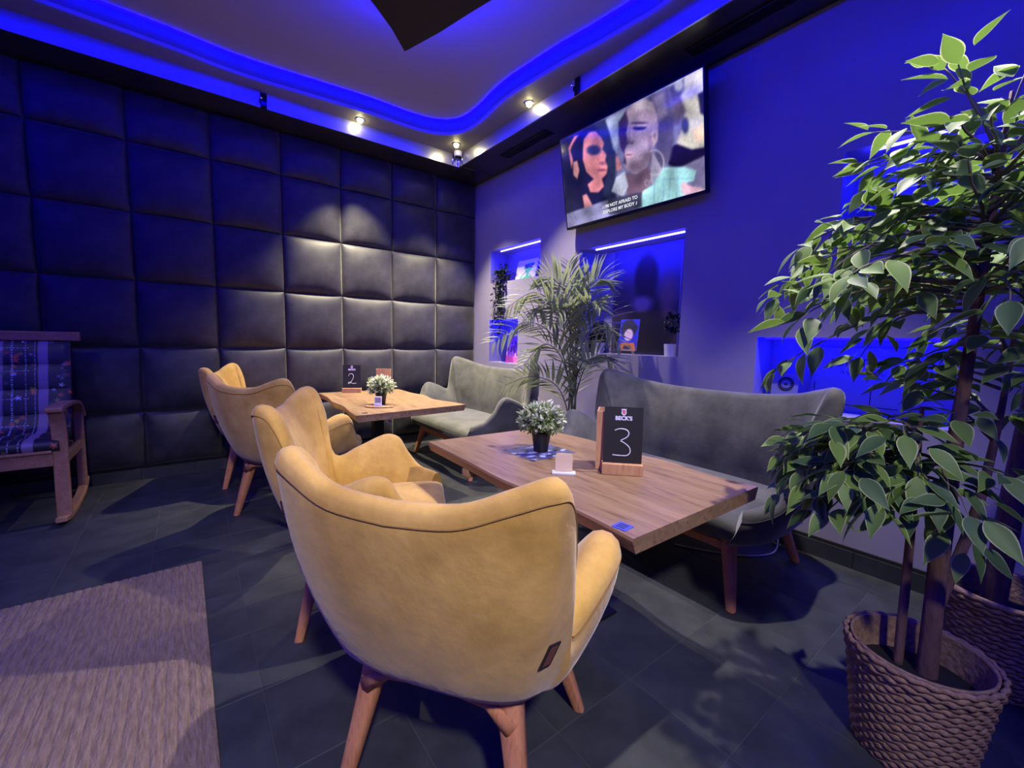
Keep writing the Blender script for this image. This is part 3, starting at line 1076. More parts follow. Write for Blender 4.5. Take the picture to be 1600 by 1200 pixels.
def quilt_mesh(name, L0, W):
    """patchwork cushion: path from the seat front up the back, colours per vertex"""
    path = catmull([(-0.305, 0.44), (-0.29, 0.485), (-0.2, 0.50), (-0.02, 0.50), (0.06, 0.53), (0.115, 0.66), (0.165, 0.83), (0.215, 1.0), (0.245, 1.075)], 14)
    seg = [0]
    for a, b in zip(path[:-1], path[1:]):
        seg.append(seg[-1] + float(np.hypot(*(b - a))))
    tot = seg[-1]
    nu, nv = 150, len(path)
    # resample finely along v
    NV = 230
    ss = np.linspace(0, tot, NV)
    py = np.interp(ss, seg, [p[0] for p in path])
    pz = np.interp(ss, seg, [p[1] for p in path])
    xs = np.linspace(-W, W, nu)
    U, S_ = np.meshgrid(xs, ss)
    puff = 0.016 * np.abs(np.sin(np.pi * S_ / tot * 6)) ** 0.5
    edge = np.clip((W - np.abs(U)) / 0.03, 0, 1) ** 0.5
    dy = np.gradient(py)
    dz = np.gradient(pz)
    nrm = np.hypot(dy, dz)
    ny_, nz_ = -dz / nrm, dy / nrm
    off = (puff - 0.004) * edge
    Y = py[:, None] + ny_[:, None] * off
    Z = pz[:, None] + nz_[:, None] * off
    V = np.stack([U, Y, Z], -1)
    # colours
    r = np.random.RandomState(5)
    pic = Pic(U * 1000, S_ * 1000, (26, 26, 34))
    for x0_ in (0.175, -0.175, -0.02):
        d = np.abs(U - x0_)
        wv_ = (np.sin(U * 900 + np.sin(S_ * 500) * 2) * np.cos(S_ * 700)) * 12
        m_ = np.clip((0.022 - d) / 0.003 + 0.5, 0, 1)
        pic.C = pic.C * (1 - m_[..., None]) + (np.array((128, 108, 132)) + wv_[..., None]) / 255 * m_[..., None]
    for x0_ in (0.10, 0.138, -0.10, -0.138, 0.04):
        dots = ((np.abs(U - x0_) < 0.0026) & (np.sin(S_ * 420) > 0.0)).astype(float)
        pic.mixin(dots, (170, 175, 205))
    for s0 in (0.93, 0.78, 0.60, 0.42):
        dots = ((np.abs(S_ - s0) < 0.003) & (np.sin(U * 420) > 0.0) & (np.abs(U) < 0.12)).astype(float)
        pic.mixin(dots, (160, 165, 195))
    cols = [(240, 110, 50), (226, 92, 44), (204, 70, 60), (200, 205, 235), (86, 104, 92), (190, 180, 60), (120, 60, 74), (60, 90, 80), (215, 215, 230)]
    for k in range(230):
        cx_, cs_ = r.uniform(-W, W) * 1000, r.uniform(0, tot) * 1000
        c_ = cols[r.randint(len(cols))]
        rad = r.uniform(7, 18)
        ph = r.uniform(0, 6)
        dx_, ds_ = pic.X - cx_, pic.Y - cs_
        if abs(abs(cx_) - 175) < 30:
            continue
        rr_ = np.hypot(dx_, ds_)
        pet = rad * (0.65 + 0.35 * np.cos(5 * np.arctan2(ds_, dx_) + ph))
        pic.mixin(np.clip((pet - rr_) / 3 + 0.5, 0, 1) * r.uniform(0.45, 1.0), c_)
    C = np.clip(pic.C, 0, 1)
    me = bpy.data.meshes.new(name)
    idx = np.arange(nu * NV).reshape(NV, nu)
    F = np.stack([idx[:-1, :-1], idx[:-1, 1:], idx[1:, 1:], idx[1:, :-1]], -1).reshape(-1, 4).tolist()
    # back face, to give the pad its thickness
    B = V.copy()
    B[..., 1] -= ny_[:, None] * 0.05
    B[..., 2] -= nz_[:, None] * 0.05
    off_ = nu * NV
    idb = idx + off_
    F += np.stack([idb[:-1, :-1], idb[1:, :-1], idb[1:, 1:], idb[:-1, 1:]], -1).reshape(-1, 4).tolist()
    F += [(idx[j, 0], idx[j + 1, 0], idb[j + 1, 0], idb[j, 0]) for j in range(NV - 1)]
    F += [(idx[j, -1], idb[j, -1], idb[j + 1, -1], idx[j + 1, -1]) for j in range(NV - 1)]
    F += [(idx[0, i], idb[0, i], idb[0, i + 1], idx[0, i + 1]) for i in range(nu - 1)]
    F += [(idx[-1, i], idx[-1, i + 1], idb[-1, i + 1], idb[-1, i]) for i in range(nu - 1)]
    me.from_pydata(np.concatenate([V.reshape(-1, 3), B.reshape(-1, 3)]).tolist(), [], [tuple(int(q) for q in f) for f in F])
    at = me.attributes.new('Col', 'FLOAT_COLOR', 'POINT')
    lin = np.where(C <= 0.04045, C / 12.92, ((C + 0.055) / 1.055) ** 2.4).reshape(-1, 3)
    lin = np.concatenate([lin, lin * 0.4])
    at.data.foreach_set('color', np.concatenate([lin, np.ones((len(lin), 1))], 1).astype(np.float32).ravel())
    me.materials.append(MATS['print'])
    for p in me.polygons:
        p.use_smooth = True
    return me


q = link('quilt_cushion', quilt_mesh('quilt', 1, 0.30), None, rk)
q['label'] = 'dark floral patchwork cushion with lilac bands'

# ================================================================== TELEVISION
TVC, TVW, TVT = Vector((-0.15, -2.237, 2.433)), 1.228, 0.17
TVH = TVW * 0.575
tv = thing('television', 'large flat television tilted on the right wall showing a singer', 'television', TVC, 0)
tv.rotation_euler = (0, 0, 0)
# local frame: X right (towards -Y), Y up the screen, Z out of the screen
up = Vector((-math.sin(TVT), 0, math.cos(TVT)))
rt_ = Vector((0, -1, 0))
out_ = rt_.cross(up).normalized()
TVM = Matrix((rt_, up, out_)).transposed().to_4x4()
tv.matrix_world = Matrix.Translation(TVC) @ TVM
MB().box(-TVW / 2, TVW / 2, -TVH / 2, TVH / 2, -0.045, 0.0).build('casing', 'black_plastic', tv, bevel=0.006)
for nm, a in (('bezel_side', (-TVW / 2, -TVW / 2 + 0.009, -TVH / 2, TVH / 2)), ('bezel_side', (TVW / 2 - 0.009, TVW / 2, -TVH / 2, TVH / 2)),
              ('bezel_top', (-TVW / 2, TVW / 2, TVH / 2 - 0.009, TVH / 2)), ('bezel_bottom', (-TVW / 2, TVW / 2, -TVH / 2, -TVH / 2 + 0.017))):
    MB().box(a[0], a[1], a[2], a[3], 0.0, 0.005).build(nm, 'black_plastic', tv)
MB().box(-0.2, 0.2, -0.15, 0.15, -0.075, -0.045).build('wall_mount', 'black_metal', tv, bevel=0.004)
MB().box(-0.1, 0.1, -0.1, 0.02, -0.16, -0.075).build('mount_arm', 'black_metal', tv, bevel=0.004)

SW, SH = TVW - 0.018, TVH - 0.026
nx, ny = 300, 170
U, Vv = uvgrid(nx, ny)
# draw in the pixel frame of a perspective view of the screen
quad = [(110, 1178), (1035, 930), (1033, 112), (66, 590)]          # bl, br, tr, tl
A = []
bvec = []
for (u, v), (x, y) in zip([(0, 0), (1, 0), (1, 1), (0, 1)], quad):
    A += [[u, v, 1, 0, 0, 0, -u * x, -v * x], [0, 0, 0, u, v, 1, -u * y, -v * y]]
    bvec += [x, y]
hm = np.linalg.solve(np.array(A, float), np.array(bvec, float))
den = hm[6] * U + hm[7] * Vv + 1
PXX, PYY = (hm[0] * U + hm[1] * Vv + hm[2]) / den, (hm[3] * U + hm[4] * Vv + hm[5]) / den
pc = Pic(PXX, PYY, (118, 116, 160))
pc.poly([(40, 560), (380, 440), (430, 640), (420, 960), (390, 1000), (90, 1100)], (24, 24, 62), 14)
pc.poly([(300, 480), (390, 440), (440, 600), (440, 980), (390, 1000), (350, 960), (380, 800), (330, 600)], (40, 46, 80), 20)
pc.poly([(225, 580), (262, 535), (305, 528), (345, 575), (362, 612), (350, 650), (378, 690), (368, 725), (385, 770), (378, 815), (345, 850), (358, 900), (320, 940),
         (265, 938), (248, 885), (290, 850), (240, 800), (217, 720), (218, 640)], (216, 132, 142), 8)
pc.ell(292, 655, 48, 34, (46, 50, 96), 0.5)
pc.ell(352, 745, 26, 12, (120, 60, 90), 0.6, 0.7)
pc.ell(345, 790, 34, 9, (120, 56, 86), 0.6, 0.8)
pc.poly([(150, 735), (178, 725), (192, 790), (178, 850), (152, 820)], (206, 140, 140), 8)
pc.poly([(118, 640), (160, 560), (190, 552), (150, 610), (132, 655), (150, 720), (140, 780)], (214, 120, 130), 7)
pc.poly([(212, 960), (240, 950), (282, 1030), (225, 1046)], (214, 140, 146), 7)
pc.poly([(440, 700), (458, 700), (478, 780), (445, 800)], (210, 130, 140), 8)
pc.poly([(95, 1085), (400, 985), (390, 1120), (110, 1185)], (146, 142, 184), 12)
for k in range(6):
    pc.poly([(100, 1100 + k * 14), (390, 1000 + k * 20), (390, 1004 + k * 20), (100, 1105 + k * 14)], (112, 108, 156), 5, 0.6)
pc.poly([(372, 452), (505, 385), (478, 480), (455, 620), (452, 690), (425, 650), (400, 540)], (160, 170, 206), 14)
# right-hand backdrop
pc.poly([(790, 235), (1040, 100), (1040, 660), (950, 665), (845, 622), (905, 480), (880, 330)], (206, 200, 186), 18)
pc.poly([(800, 240), (905, 185), (905, 260), (850, 350), (820, 330)], (72, 66, 96), 20)
pc.ell(870, 230, 30, 40, (170, 168, 170), 0.6)
pc.poly([(820, 330), (880, 300), (915, 400), (860, 500), (815, 470)], (96, 84, 104), 24)
pc.ell(908, 500, 24, 56, (64, 66, 96), 0.5)
pc.poly([(995, 290), (1040, 270), (1040, 440), (1010, 420)], (30, 28, 70), 12)
pc.poly([(960, 540), (1040, 480), (1040, 600), (980, 610)], (224, 190, 160), 24)
pc.poly([(800, 650), (850, 622), (950, 660), (1040, 645), (1040, 705), (860, 790), (790, 760)], (22, 14, 52), 12)
pc.poly([(770, 780), (870, 780), (1040, 700), (1040, 940), (960, 900), (975, 815)], (132, 124, 166), 14)
# hair and head
pc.poly([(640, 330), (700, 285), (800, 238), (830, 420), (832, 600), (800, 730), (740, 780), (705, 700), (715, 480)], (84, 76, 108), 22)
pc.poly([(690, 310), (770, 270), (790, 420), (730, 470)], (128, 116, 146), 30)
pc.poly([(512, 400), (560, 348), (640, 318), (695, 345), (722, 430), (730, 520), (722, 600), (692, 640), (672, 720), (640, 790), (580, 822), (515, 795), (492, 745),
         (500, 690), (474, 640), (462, 560), (480, 470)], (170, 146, 172), 9)
pc.poly([(556, 352), (640, 318), (690, 342), (700, 400), (640, 380), (580, 400)], (196, 178, 192), 24)
pc.poly([(462, 470), (512, 398), (530, 470), (512, 540), (522, 610), (500, 660), (512, 760), (490, 745), (498, 690), (472, 640), (460, 560)], (58, 42, 76), 12)
pc.poly([(680, 540), (722, 515), (720, 600), (690, 640), (678, 610)], (188, 160, 180), 8)
pc.ell(600, 478, 58, 8, (70, 52, 70), 0.6)
pc.ell(600, 512, 44, 15, (44, 34, 48), 0.5)
pc.ell(603, 496, 46, 9, (206, 190, 205), 0.6, 0.6)
pc.ell(497, 522, 20, 12, (30, 24, 44), 0.5)
pc.ell(535, 606, 26, 14, (120, 94, 118), 0.7, 0.8)
pc.ell(620, 640, 44, 40, (190, 168, 190), 0.9, 0.6)
pc.ell(530, 690, 30, 20, (206, 166, 184), 0.4)
pc.ell(528, 690, 28, 5, (110, 70, 92), 0.6)
pc.ell(612, 512, 30, 6, (20, 14, 26), 0.5)
pc.poly([(560, 505), (585, 518), (640, 516), (655, 500), (640, 508), (585, 508)], (24, 18, 30), 4)
pc.ell(548, 560, 12, 46, (196, 176, 196), 0.9, 0.55)
pc.ell(522, 612, 7, 5, (60, 42, 60), 0.6)
pc.ell(552, 612, 8, 5, (70, 50, 70), 0.6)
pc.ell(590, 770, 60, 36, (122, 98, 124), 0.9, 0.6)
pc.ell(705, 560, 16, 40, (206, 180, 196), 0.5, 0.8)
pc.ell(704, 566, 8, 24, (130, 100, 124), 0.5, 0.8)
pc.poly([(660, 560), (684, 560), (690, 720), (668, 740), (660, 650)], (128, 104, 132), 16, 0.7)
pc.poly([(505, 815), (580, 822), (660, 770), (680, 860), (640, 960), (520, 975), (498, 890)], (112, 86, 108), 10)
pc.poly([(408, 935), (440, 840), (500, 800), (522, 900), (490, 972)], (188, 192, 216), 8)
pc.poly([(668, 870), (686, 670), (755, 800), (690, 895)], (176, 166, 196), 7)
pc.poly([(590, 1055), (618, 935), (690, 890), (755, 778), (900, 775), (978, 800), (960, 868), (890, 890), (905, 965), (840, 985), (600, 1062)], (168, 222, 228), 8)
ring_ = np.abs(np.hypot((pc.X - 700) / 1.0, (pc.Y - 745) / 1.35) - 62)
pc.mixin(np.clip((4 - ring_) / 3, 0, 1) * (pc.X > 668), (214, 208, 220))
ring_ = np.abs(np.hypot((pc.X - 436) / 1.0, (pc.Y - 745) / 1.5) - 40)
pc.mixin(np.clip((3 - ring_) / 3, 0, 1) * (pc.X < 452), (66, 62, 92))
pc.ell(648, 880, 18, 24, (190, 186, 200), 0.3, 0.5)
pc.ell(648, 880, 12, 17, (112, 86, 108), 0.3, 0.8)
for xx in (700, 760, 800, 850):
    pc.poly([(xx, 830), (xx + 6, 830), (xx - 4, 1000), (xx - 12, 1000)], (120, 176, 196), 7, 0.7)
pc.poly([(740, 850), (950, 850), (955, 858), (740, 862)], (126, 182, 200), 6, 0.7)
pc.poly([(874, 905), (890, 872), (935, 902), (1000, 912), (1032, 935), (960, 952), (885, 962)], (216, 170, 190), 8)
pc.poly([(385, 985), (612, 940), (612, 1040), (470, 1085), (385, 1085)], (58, 58, 84), 10, 0.85)
rn = np.random.RandomState(3)
gr = rn.normal(0, 1, pc.C.shape[:2])
for _ in range(3):
    pc.C = (pc.C + np.roll(pc.C, 1, 0) + np.roll(pc.C, -1, 0) + np.roll(pc.C, 1, 1) + np.roll(pc.C, -1, 1)) / 5
    gr = (gr + np.roll(gr, 1, 0) + np.roll(gr, -1, 0) + np.roll(gr, 1, 1) + np.roll(gr, -1, 1)) / 5
big = np.kron(rn.normal(0, 1, (17, 30)), np.ones((10, 10)))[:ny, :nx]
for _ in range(14):
    big = (big + np.roll(big, 3, 0) + np.roll(big, -3, 0) + np.roll(big, 3, 1) + np.roll(big, -3, 1)) / 5
pc.C = pc.C * (1 + 0.10 * gr + 0.30 * big)[..., None]
scr = link('screen', print_mesh('screen', SW, SH, np.clip(pc.C, 0, 1), 'screen'), None, tv)
scr.matrix_local = Matrix.Translation((0, -SH / 2 + 0.004, 0.002)) @ Matrix.Rotation(-PI / 2, 4, 'X').inverted() @ Matrix.Identity(4)
scr.matrix_local = Matrix(((1, 0, 0, 0), (0, 0, 1, -SH / 2 + 0.004), (0, -1, 0, 0.002), (0, 0, 0, 1)))
for k, s in enumerate(('\u266a I\'M NOT AFRAID TO', 'EXPLORE MY BODY \u266a')):
    text_obj('caption', s.replace('\u266a', '\u266a'), 0.033, 'caption', scr, (-0.055, -0.002, SH * (0.115 - 0.056 * k)), (PI / 2, 0, 0), 0.0003, 0.0006)

# ================================================================== TABLE ITEMS
def chalk(path, r, parent, M):
    pts = [M @ Vector((x, 0, z)) for x, z in catmull(path, 6)]
    return MB().tube(pts, r, 5).build('chalk_digit', 'chalk', parent, smooth=True)


DIG3 = [(-.024, .031), (-.010, .036), (.008, .034), (.016, .024), (.010, .012), (-.006, .002), (.004, -.004), (.018, -.016), (.021, -.030), (.012, -.040), (-.010, -.041), (-.028, -.040)]
DIG2 = [(-.022, .022), (-.016, .034), (-.002, .038), (.010, .028), (.010, .010), (-.002, -.014), (-.016, -.030), (-.022, -.032), (-.022, -.024), (-.012, -.022), (.004, -.030), (.022, -.030), (.030, -.026)]


def number_stand(label, loc, rz, dig, bw=0.105, bh=0.165):
    """local: faces -Y"""
    t = thing('number_stand', label, 'table number', loc, rz)
    MB().box(-bw / 2 - 0.004, bw / 2 + 0.004, -0.026, 0.026, 0.0, 0.042).build('wooden_base', 'oak_block', t, bevel=0.002)
    tilt = Matrix.Translation((0, 0.0, 0.038)) @ Matrix.Rotation(math.radians(-4), 4, 'X')
    bd = MB().box(-bw / 2, bw / 2, -0.003, 0.003, 0.0, bh, tilt).build('black_board', 'black_board', t)
    F = tilt @ Matrix.Translation((0, -0.0036, 0))
    ks = bh / 0.165
    d = chalk([(x * ks, z * ks + bh * 0.40) for x, z in dig], 0.0019, bd, F)
    Mt = F @ Matrix.Translation((0, 0, bh * 0.80)) @ Matrix.Rotation(PI / 2, 4, 'X')
    o = link('lettering', text_mesh("BECK'S", 0.0155 * ks, 0.0003, 0.0009), 'logo_white', bd)
    o.matrix_local = Mt
    sh_ = [(ks * a_, ks * b_) for a_, b_ in [(-.007, .010), (-.0035, .0085), (0, .010), (.0035, .0085), (.007, .010), (.0062, .003), (.0074, -.003), (.004, -.008), (0, -.0105), (-.004, -.008), (-.0074, -.003), (-.0062, .003)]]
    e = MB().prism(sh_, 0, 0.0005, F @ Matrix.Translation((0, 0, bh * 0.91)) @ Matrix.Rotation(PI / 2, 4, 'X')).build('emblem', 'logo_white', bd)
    MB().prism([(x * .62, y * .62) for x, y in sh_], 0.0005, 0.001, F @ Matrix.Translation((0, 0, bh * 0.91)) @ Matrix.Rotation(PI / 2, 4, 'X')).build('emblem_shield', 'logo_red', e)
    key = MB()
    key.tube([F @ Vector((-0.002, -0.0014, bh * 0.91 - 0.004)), F @ Vector((0.0025, -0.0014, bh * 0.91 + 0.004))], 0.0009, 5)
    key.build('emblem_key', 'logo_white', e)
    return t


def menu_box(label, loc, rz, wd, dp_, ht):
    t = thing('menu_box', label, 'menu box', loc, rz)
    th = 0.005
    MB().box(-wd / 2, wd / 2, -dp_ / 2, -dp_ / 2 + th, 0, ht).build('front_panel', 'oak_block', t)
    MB().box(-wd / 2, wd / 2, dp_ / 2 - th, dp_ / 2, 0, ht).build('back_panel', 'oak_block', t)
    MB().box(-wd / 2, -wd / 2 + th, -dp_ / 2 + th, dp_ / 2 - th, 0, ht).build('side_panel', 'oak_block', t)
    MB().box(wd / 2 - th, wd / 2, -dp_ / 2 + th, dp_ / 2 - th, 0, ht).build('side_panel', 'oak_block', t)
    MB().box(-wd / 2 + th, wd / 2 - th, -dp_ / 2 + th, dp_ / 2 - th, 0, th).build('bottom_panel', 'oak_block', t)
    MB().box(-wd / 2 + th * 2, wd / 2 - th * 2, -0.006, 0.006, th, ht - 0.012).build('menu_cards', 'pale_wood', t)
    # engraved lines down the edge
    for k in range(7):
        z = ht * (0.08 + 0.055 * k)
        MB().box(-wd / 2 - 0.0006, -wd / 2, -dp_ * 0.22, dp_ * 0.22, z, z + 0.003).build('engraved_line', 'bark', t)
    return t


def leaf_mesh(name, L, Wd, fold=0.25, bend=0.15, n=6, m='ficus_leaf', tip=1.0):
    """leaf along +X from the origin, midrib on XZ plane, with an Edge attribute"""
    V, E = [], []
    for i in range(n + 1):
        t = i / n
        tm = 0.36
        hw = Wd / 2 * (math.sin(PI / 2 * t / tm) ** 0.75 if t < tm else max(0.0, math.cos(PI / 2 * (t - tm) / (1 - tm))) ** 1.25 * (1 - 0.12 * (t - tm)))
        if t <= 0 or t >= 1:
            hw = 0.0
        z = -bend * L * t * t
        for s in (-1, -0.62, 0, 0.62, 1):
            V.append((t * L, s * hw, z + abs(s) * hw * fold))
            E.append(0.0 if abs(s) < 0.1 else (0.35 if abs(s) < 0.9 else 1.0))
    F = []
    for i in range(n):
        for j in range(4):
            a = i * 5 + j
            F.append((a, a + 5, a + 6, a + 1))
    me = bpy.data.meshes.new(name)
    me.from_pydata(V, [], F)
    at = me.attributes.new('Edge', 'FLOAT', 'POINT')
    at.data.foreach_set('value', E)
    me.materials.append(MATS[m])
    for p in me.polygons:
        p.use_smooth = True
    return me


def join_leaves(name, items, m):
    """items: list of (mesh, matrix) -> one mesh"""
    Vs, Fs, Es = [], [], []
    off = 0
    cache = {}
    for me, M in items:
        if me.name not in cache:
            cache[me.name] = (np.array([v.co[:] for v in me.vertices]), [tuple(p.vertices) for p in me.polygons],
                              [d.value for d in me.attributes['Edge'].data])
        v, f, e = cache[me.name]
        Mn = np.array(M)
        Vs.append(v @ Mn[:3, :3].T + Mn[:3, 3])
        Fs += [tuple(q + off for q in p) for p in f]
        Es += e
        off += len(v)
    out = bpy.data.meshes.new(name)
    out.from_pydata(np.concatenate(Vs).tolist(), [], Fs)
    at = out.attributes.new('Edge', 'FLOAT', 'POINT')
    at.data.foreach_set('value', Es)
    out.materials.append(MATS[m])
    for p in out.polygons:
        p.use_smooth = True
    return out


def frame_from(dirv, upv=Vector((0, 0, 1)), roll=0.0):
    x = Vector(dirv).normalized()
    y = Vector(upv).cross(x)
    if y.length < 1e-3:
        y = Vector((0, 1, 0)).cross(x)
    y.normalize()
    z = x.cross(y)
    M = Matrix((x, y, z)).transposed().to_4x4()
    return M @ Matrix.Rotation(roll, 4, 'X')


def box_plant(label, loc, seed, s=1.0, white=0.5):
    t = thing('potted_plant', label, 'plant', loc, 0)
    pr = [(0.0, 0.0), (0.027, 0.0), (0.036, 0.066), (0.038, 0.068), (0.038, 0.074), (0.034, 0.074), (0.033, 0.06), (0.0, 0.06)]
    MB().lathe([(a * s, b * s) for a, b in pr], 24).build('pot', 'black_plastic', t, smooth=True, auto=0.6)
    r = random.Random(seed)
    small = leaf_mesh('box_leaf', 0.020 * s, 0.010 * s, 0.3, 0.1, 3, 'box_leaf')
    pale = small.copy()
    pale.attributes['Edge'].data.foreach_set('value', [0.86 + 0.14 * v.value for v in small.attributes['Edge'].data])
    items, stems = [], MB()
    cen = Vector((0, 0, 0.120 * s))
    for k in range(240):
        while True:
            d = Vector((r.gauss(0, 1), r.gauss(0, 1), r.gauss(0.25, 1))).normalized()
            if d.z > -0.45:
                break
        rad = Vector((0.083 * s, 0.083 * s, 0.070 * s)) * r.uniform(0.8, 1.08)
        tip = cen + Vector((d.x * rad.x, d.y * rad.y, d.z * rad.z))
        root = Vector((d.x * 0.012, d.y * 0.012, 0.066 * s))
        stems.tube([root, root.lerp(tip, 0.55) + Vector((0, 0, 0.006)), tip], 0.0008, 3, False)
        for q in range(9):
            f = 0.5 + 0.5 * (q + 1) / 9
            p = root.lerp(tip, f)
            dd = (d * (0.35 if q < 8 else 1) + Vector((r.gauss(0, .55), r.gauss(0, .55), r.gauss(0.15, .5)))).normalized()
            items.append((pale if q > 5 and r.random() < white else small, Matrix.Translation(p) @ frame_from(dd, roll=r.uniform(-1, 1)) @ Matrix.Scale(r.uniform(0.7, 1.15), 4)))
    stuff(link('foliage', join_leaves('foliage', items, 'box_leaf'), None, t))
    stuff(stems.build('stems', 'stem_green', t))
    return t


box_plant('small round white-tipped plant in a black pot on table 3', (-1.43, -2.875, ZT), 1, 1.2, 0.45)
box_plant('small round pale green plant in a black pot on table 2', (-1.555, -1.17, ZT), 2, 1.14, 0.75)
number_stand('black board with a chalked three in a wooden base, on the nearer table', (-1.385, -3.30, ZT), math.radians(-46), DIG3, 0.146, 0.222)
number_stand('black board with a chalked two in a wooden base, by the padded wall', (-1.53, -0.36, ZT), math.radians(-28), DIG2, 0.156, 0.215)
menu_box('tall wooden menu box behind the number board on table 3', (-1.365, -3.185, ZT), math.radians(-52), 0.05, 0.115, 0.235)
menu_box('tall wooden menu box behind the plant on table 2', (-1.25, -0.41, ZT), math.radians(-30), 0.13, 0.05, 0.215)

# printed leaflet under the plant on table 3
r_ = np.random.RandomState(2)
U, Vv = uvgrid(70, 50)
pc = Pic(U * 100, Vv * 100, (74, 74, 100))
for k in range(60):
    pc.ell(r_.uniform(0, 100), r_.uniform(0, 100), r_.uniform(3, 14), r_.uniform(2, 8), [(30, 30, 60), (190, 195, 235), (60, 60, 120), (14, 14, 34)][r_.randint(4)], 0.5, 0.8)
lf_ = tag(link('leaflet', print_mesh('leaflet', 0.26, 0.22, np.clip(pc.C, 0, 1), 'print')), 'dark printed leaflet lying under the plant on table 3', 'leaflet')
lf_.matrix_world = Matrix.Translation((-1.475, -2.93, ZT + 0.0012)) @ Matrix.Rotation(math.radians(3), 4, 'Z') @ Matrix.Translation((0, -0.11, 0)) @ Matrix.Rotation(-PI / 2, 4, 'X')
lf_.matrix_world = Matrix.Translation((-1.44, -2.985, ZT + 0.0012)) @ Matrix(((1, 0, 0, 0), (0, 0, 1, 0), (0, -1, 0, 0), (0, 0, 0, 1)))

# card in a small holder on table 3
cd = thing('card_holder', 'small pale card standing in a white holder on table 3', 'card holder', (-1.58, -3.18, ZT), math.radians(-44))
cd.scale = (1.25, 1.25, 1.25)
MB().box(-0.036, 0.036, -0.013, 0.013, 0, 0.008).build('base', 'white_plastic', cd, bevel=0.002)
MB().prism([(-0.026, 0), (0.026, 0), (0.026, 0.052), (0.022, 0.057), (-0.022, 0.057), (-0.026, 0.052)], -0.002, 0.002,
           Matrix.Translation((0, 0.002, 0.007)) @ Matrix.Rotation(PI / 2, 4, 'X')).build('card', 'pale_wood', cd)
# blue square sticker
st = thing('sticker', 'small bright blue square coaster on the corner of table 3', 'coaster', (-1.772, -3.61, ZT), math.radians(6))
MB().box(-0.022, 0.022, -0.022, 0.022, 0.0002, 0.003).build('square', 'blue_sticker', st, bevel=0.001)
for k in range(3):
    MB().box(-0.015 + k * 0.011, -0.008 + k * 0.011, -0.014, 0.014, 0.003, 0.0034).build('print_mark', 'sign_ink', st)
# wooden tray and clear card on table 2
tr = thing('serving_board', 'oval wooden serving board on table 2', 'board', (-1.62, -1.29, ZT + 0.0015), math.radians(-40))
tr.scale = (1.3, 1.3, 1.0)
MB().prism([(0.075 * math.cos(a), 0.036 * math.sin(a)) for a in [2 * PI * k / 28 for k in range(28)]], 0, 0.009).build('board', 'oak_block', tr, bevel=0.002)
MB().tube([(0.07, 0, 0.0045), (0.085, 0, 0.0045)], [0.008, 0.006], 8).build('handle', 'oak_block', tr, smooth=True)
c2 = thing('card_holder', 'small clear card holder standing on the serving board of table 2', 'card holder', (-1.623, -1.293, ZT + 0.010), math.radians(-32))
c2.scale = (1.2, 1.2, 1.2)
MB().box(-0.022, 0.022, -0.003, 0.003, 0.002, 0.058).build('card', 'logo_white', c2, bevel=0.001)
MB().box(-0.017, 0.017, -0.0036, -0.003, 0.020, 0.052).build('grey_square', 'sign_blue', c2)
MB().box(-0.024, 0.024, -0.010, 0.010, 0, 0.004).build('base', 'white_plastic', c2, bevel=0.001)
# dark strip on table 2 edge
tag(MB().box(-1.80, -1.765, -1.50, -1.475, ZT, ZT + 0.003).build('sticker', 'sign_ink', None, bevel=0.001), 'small dark sticker at the near edge of table 2', 'sticker')

# ================================================================== NICHE CONTENTS
FACE = Matrix.Rotation(-PI / 2, 4, 'Z')     # local -Y (front) -> world -X


def canvas(name, label, cat, loc, wd, ht, C, lean=0.12, yaw=0.0, depth=0.014, group=None):
    t = thing(name, label, cat, loc, 0, group)
    t.rotation_euler = (0, 0, -PI / 2 + yaw)
    R = Matrix.Rotation(-lean, 4, 'X')
    MB().box(-wd / 2, wd / 2, 0.0006, depth, 0, ht, R).build('stretcher', 'canvas_white', t)
    o = link('print', print_mesh('print', wd, ht, np.clip(C, 0, 1), 'print'), None, t)
    o.matrix_local = R
    return t


# green figure on white canvas
U, Vv = uvgrid(80, 80)
pc = Pic(U * 100, (1 - Vv) * 100, (214, 212, 236))
G = (70, 190, 96)
pc.poly([(30, 100), (36, 86), (52, 78), (54, 64), (64, 64), (66, 78), (84, 86), (90, 100)], G, 3)
pc.ell(60, 40, 17, 24, G, 0.12)
pc.ell(60, 50, 11, 18, G, 0.15)
pc.poly([(38, 30), (82, 28), (80, 42), (64, 42), (60, 37), (56, 42), (41, 43)], (20, 24, 60), 2)
pc.poly([(58, 24), (84, 20), (86, 30), (38, 30), (40, 22)], (30, 46, 150), 3)
pc.poly([(30, 78), (34, 72), (52, 54), (55, 57)], (40, 40, 50), 2)
pc.poly([(22, 92), (26, 78), (34, 72), (36, 78), (30, 88)], G, 3)
canvas('painting', 'small white canvas with a green figure in dark glasses, in the upper niche', 'painting', (0.11, -0.80, 1.766), 0.33, 0.225, pc.C, 0.22, 0.0)

# pink patterned picture
r_ = np.random.RandomState(8)
U, Vv = uvgrid(70, 90)
pc = Pic(U * 100, (1 - Vv) * 100, (196, 120, 210))
for k in range(120):
    pc.ell(r_.uniform(0, 100), r_.uniform(0, 78), r_.uniform(2, 6), r_.uniform(3, 10), [(90, 50, 150), (236, 150, 220), (170, 60, 140), (70, 40, 120)][r_.randint(4)], 0.4, 0.9)
pc.poly([(0, 76), (100, 80), (100, 100), (0, 100)], (226, 90, 150), 3)
canvas('painting', 'pink patterned picture standing in the low niche near the padded wall', 'painting', (0.10, -0.655, 0.901), 0.26, 0.30, pc.C, 0.16, 0.1)

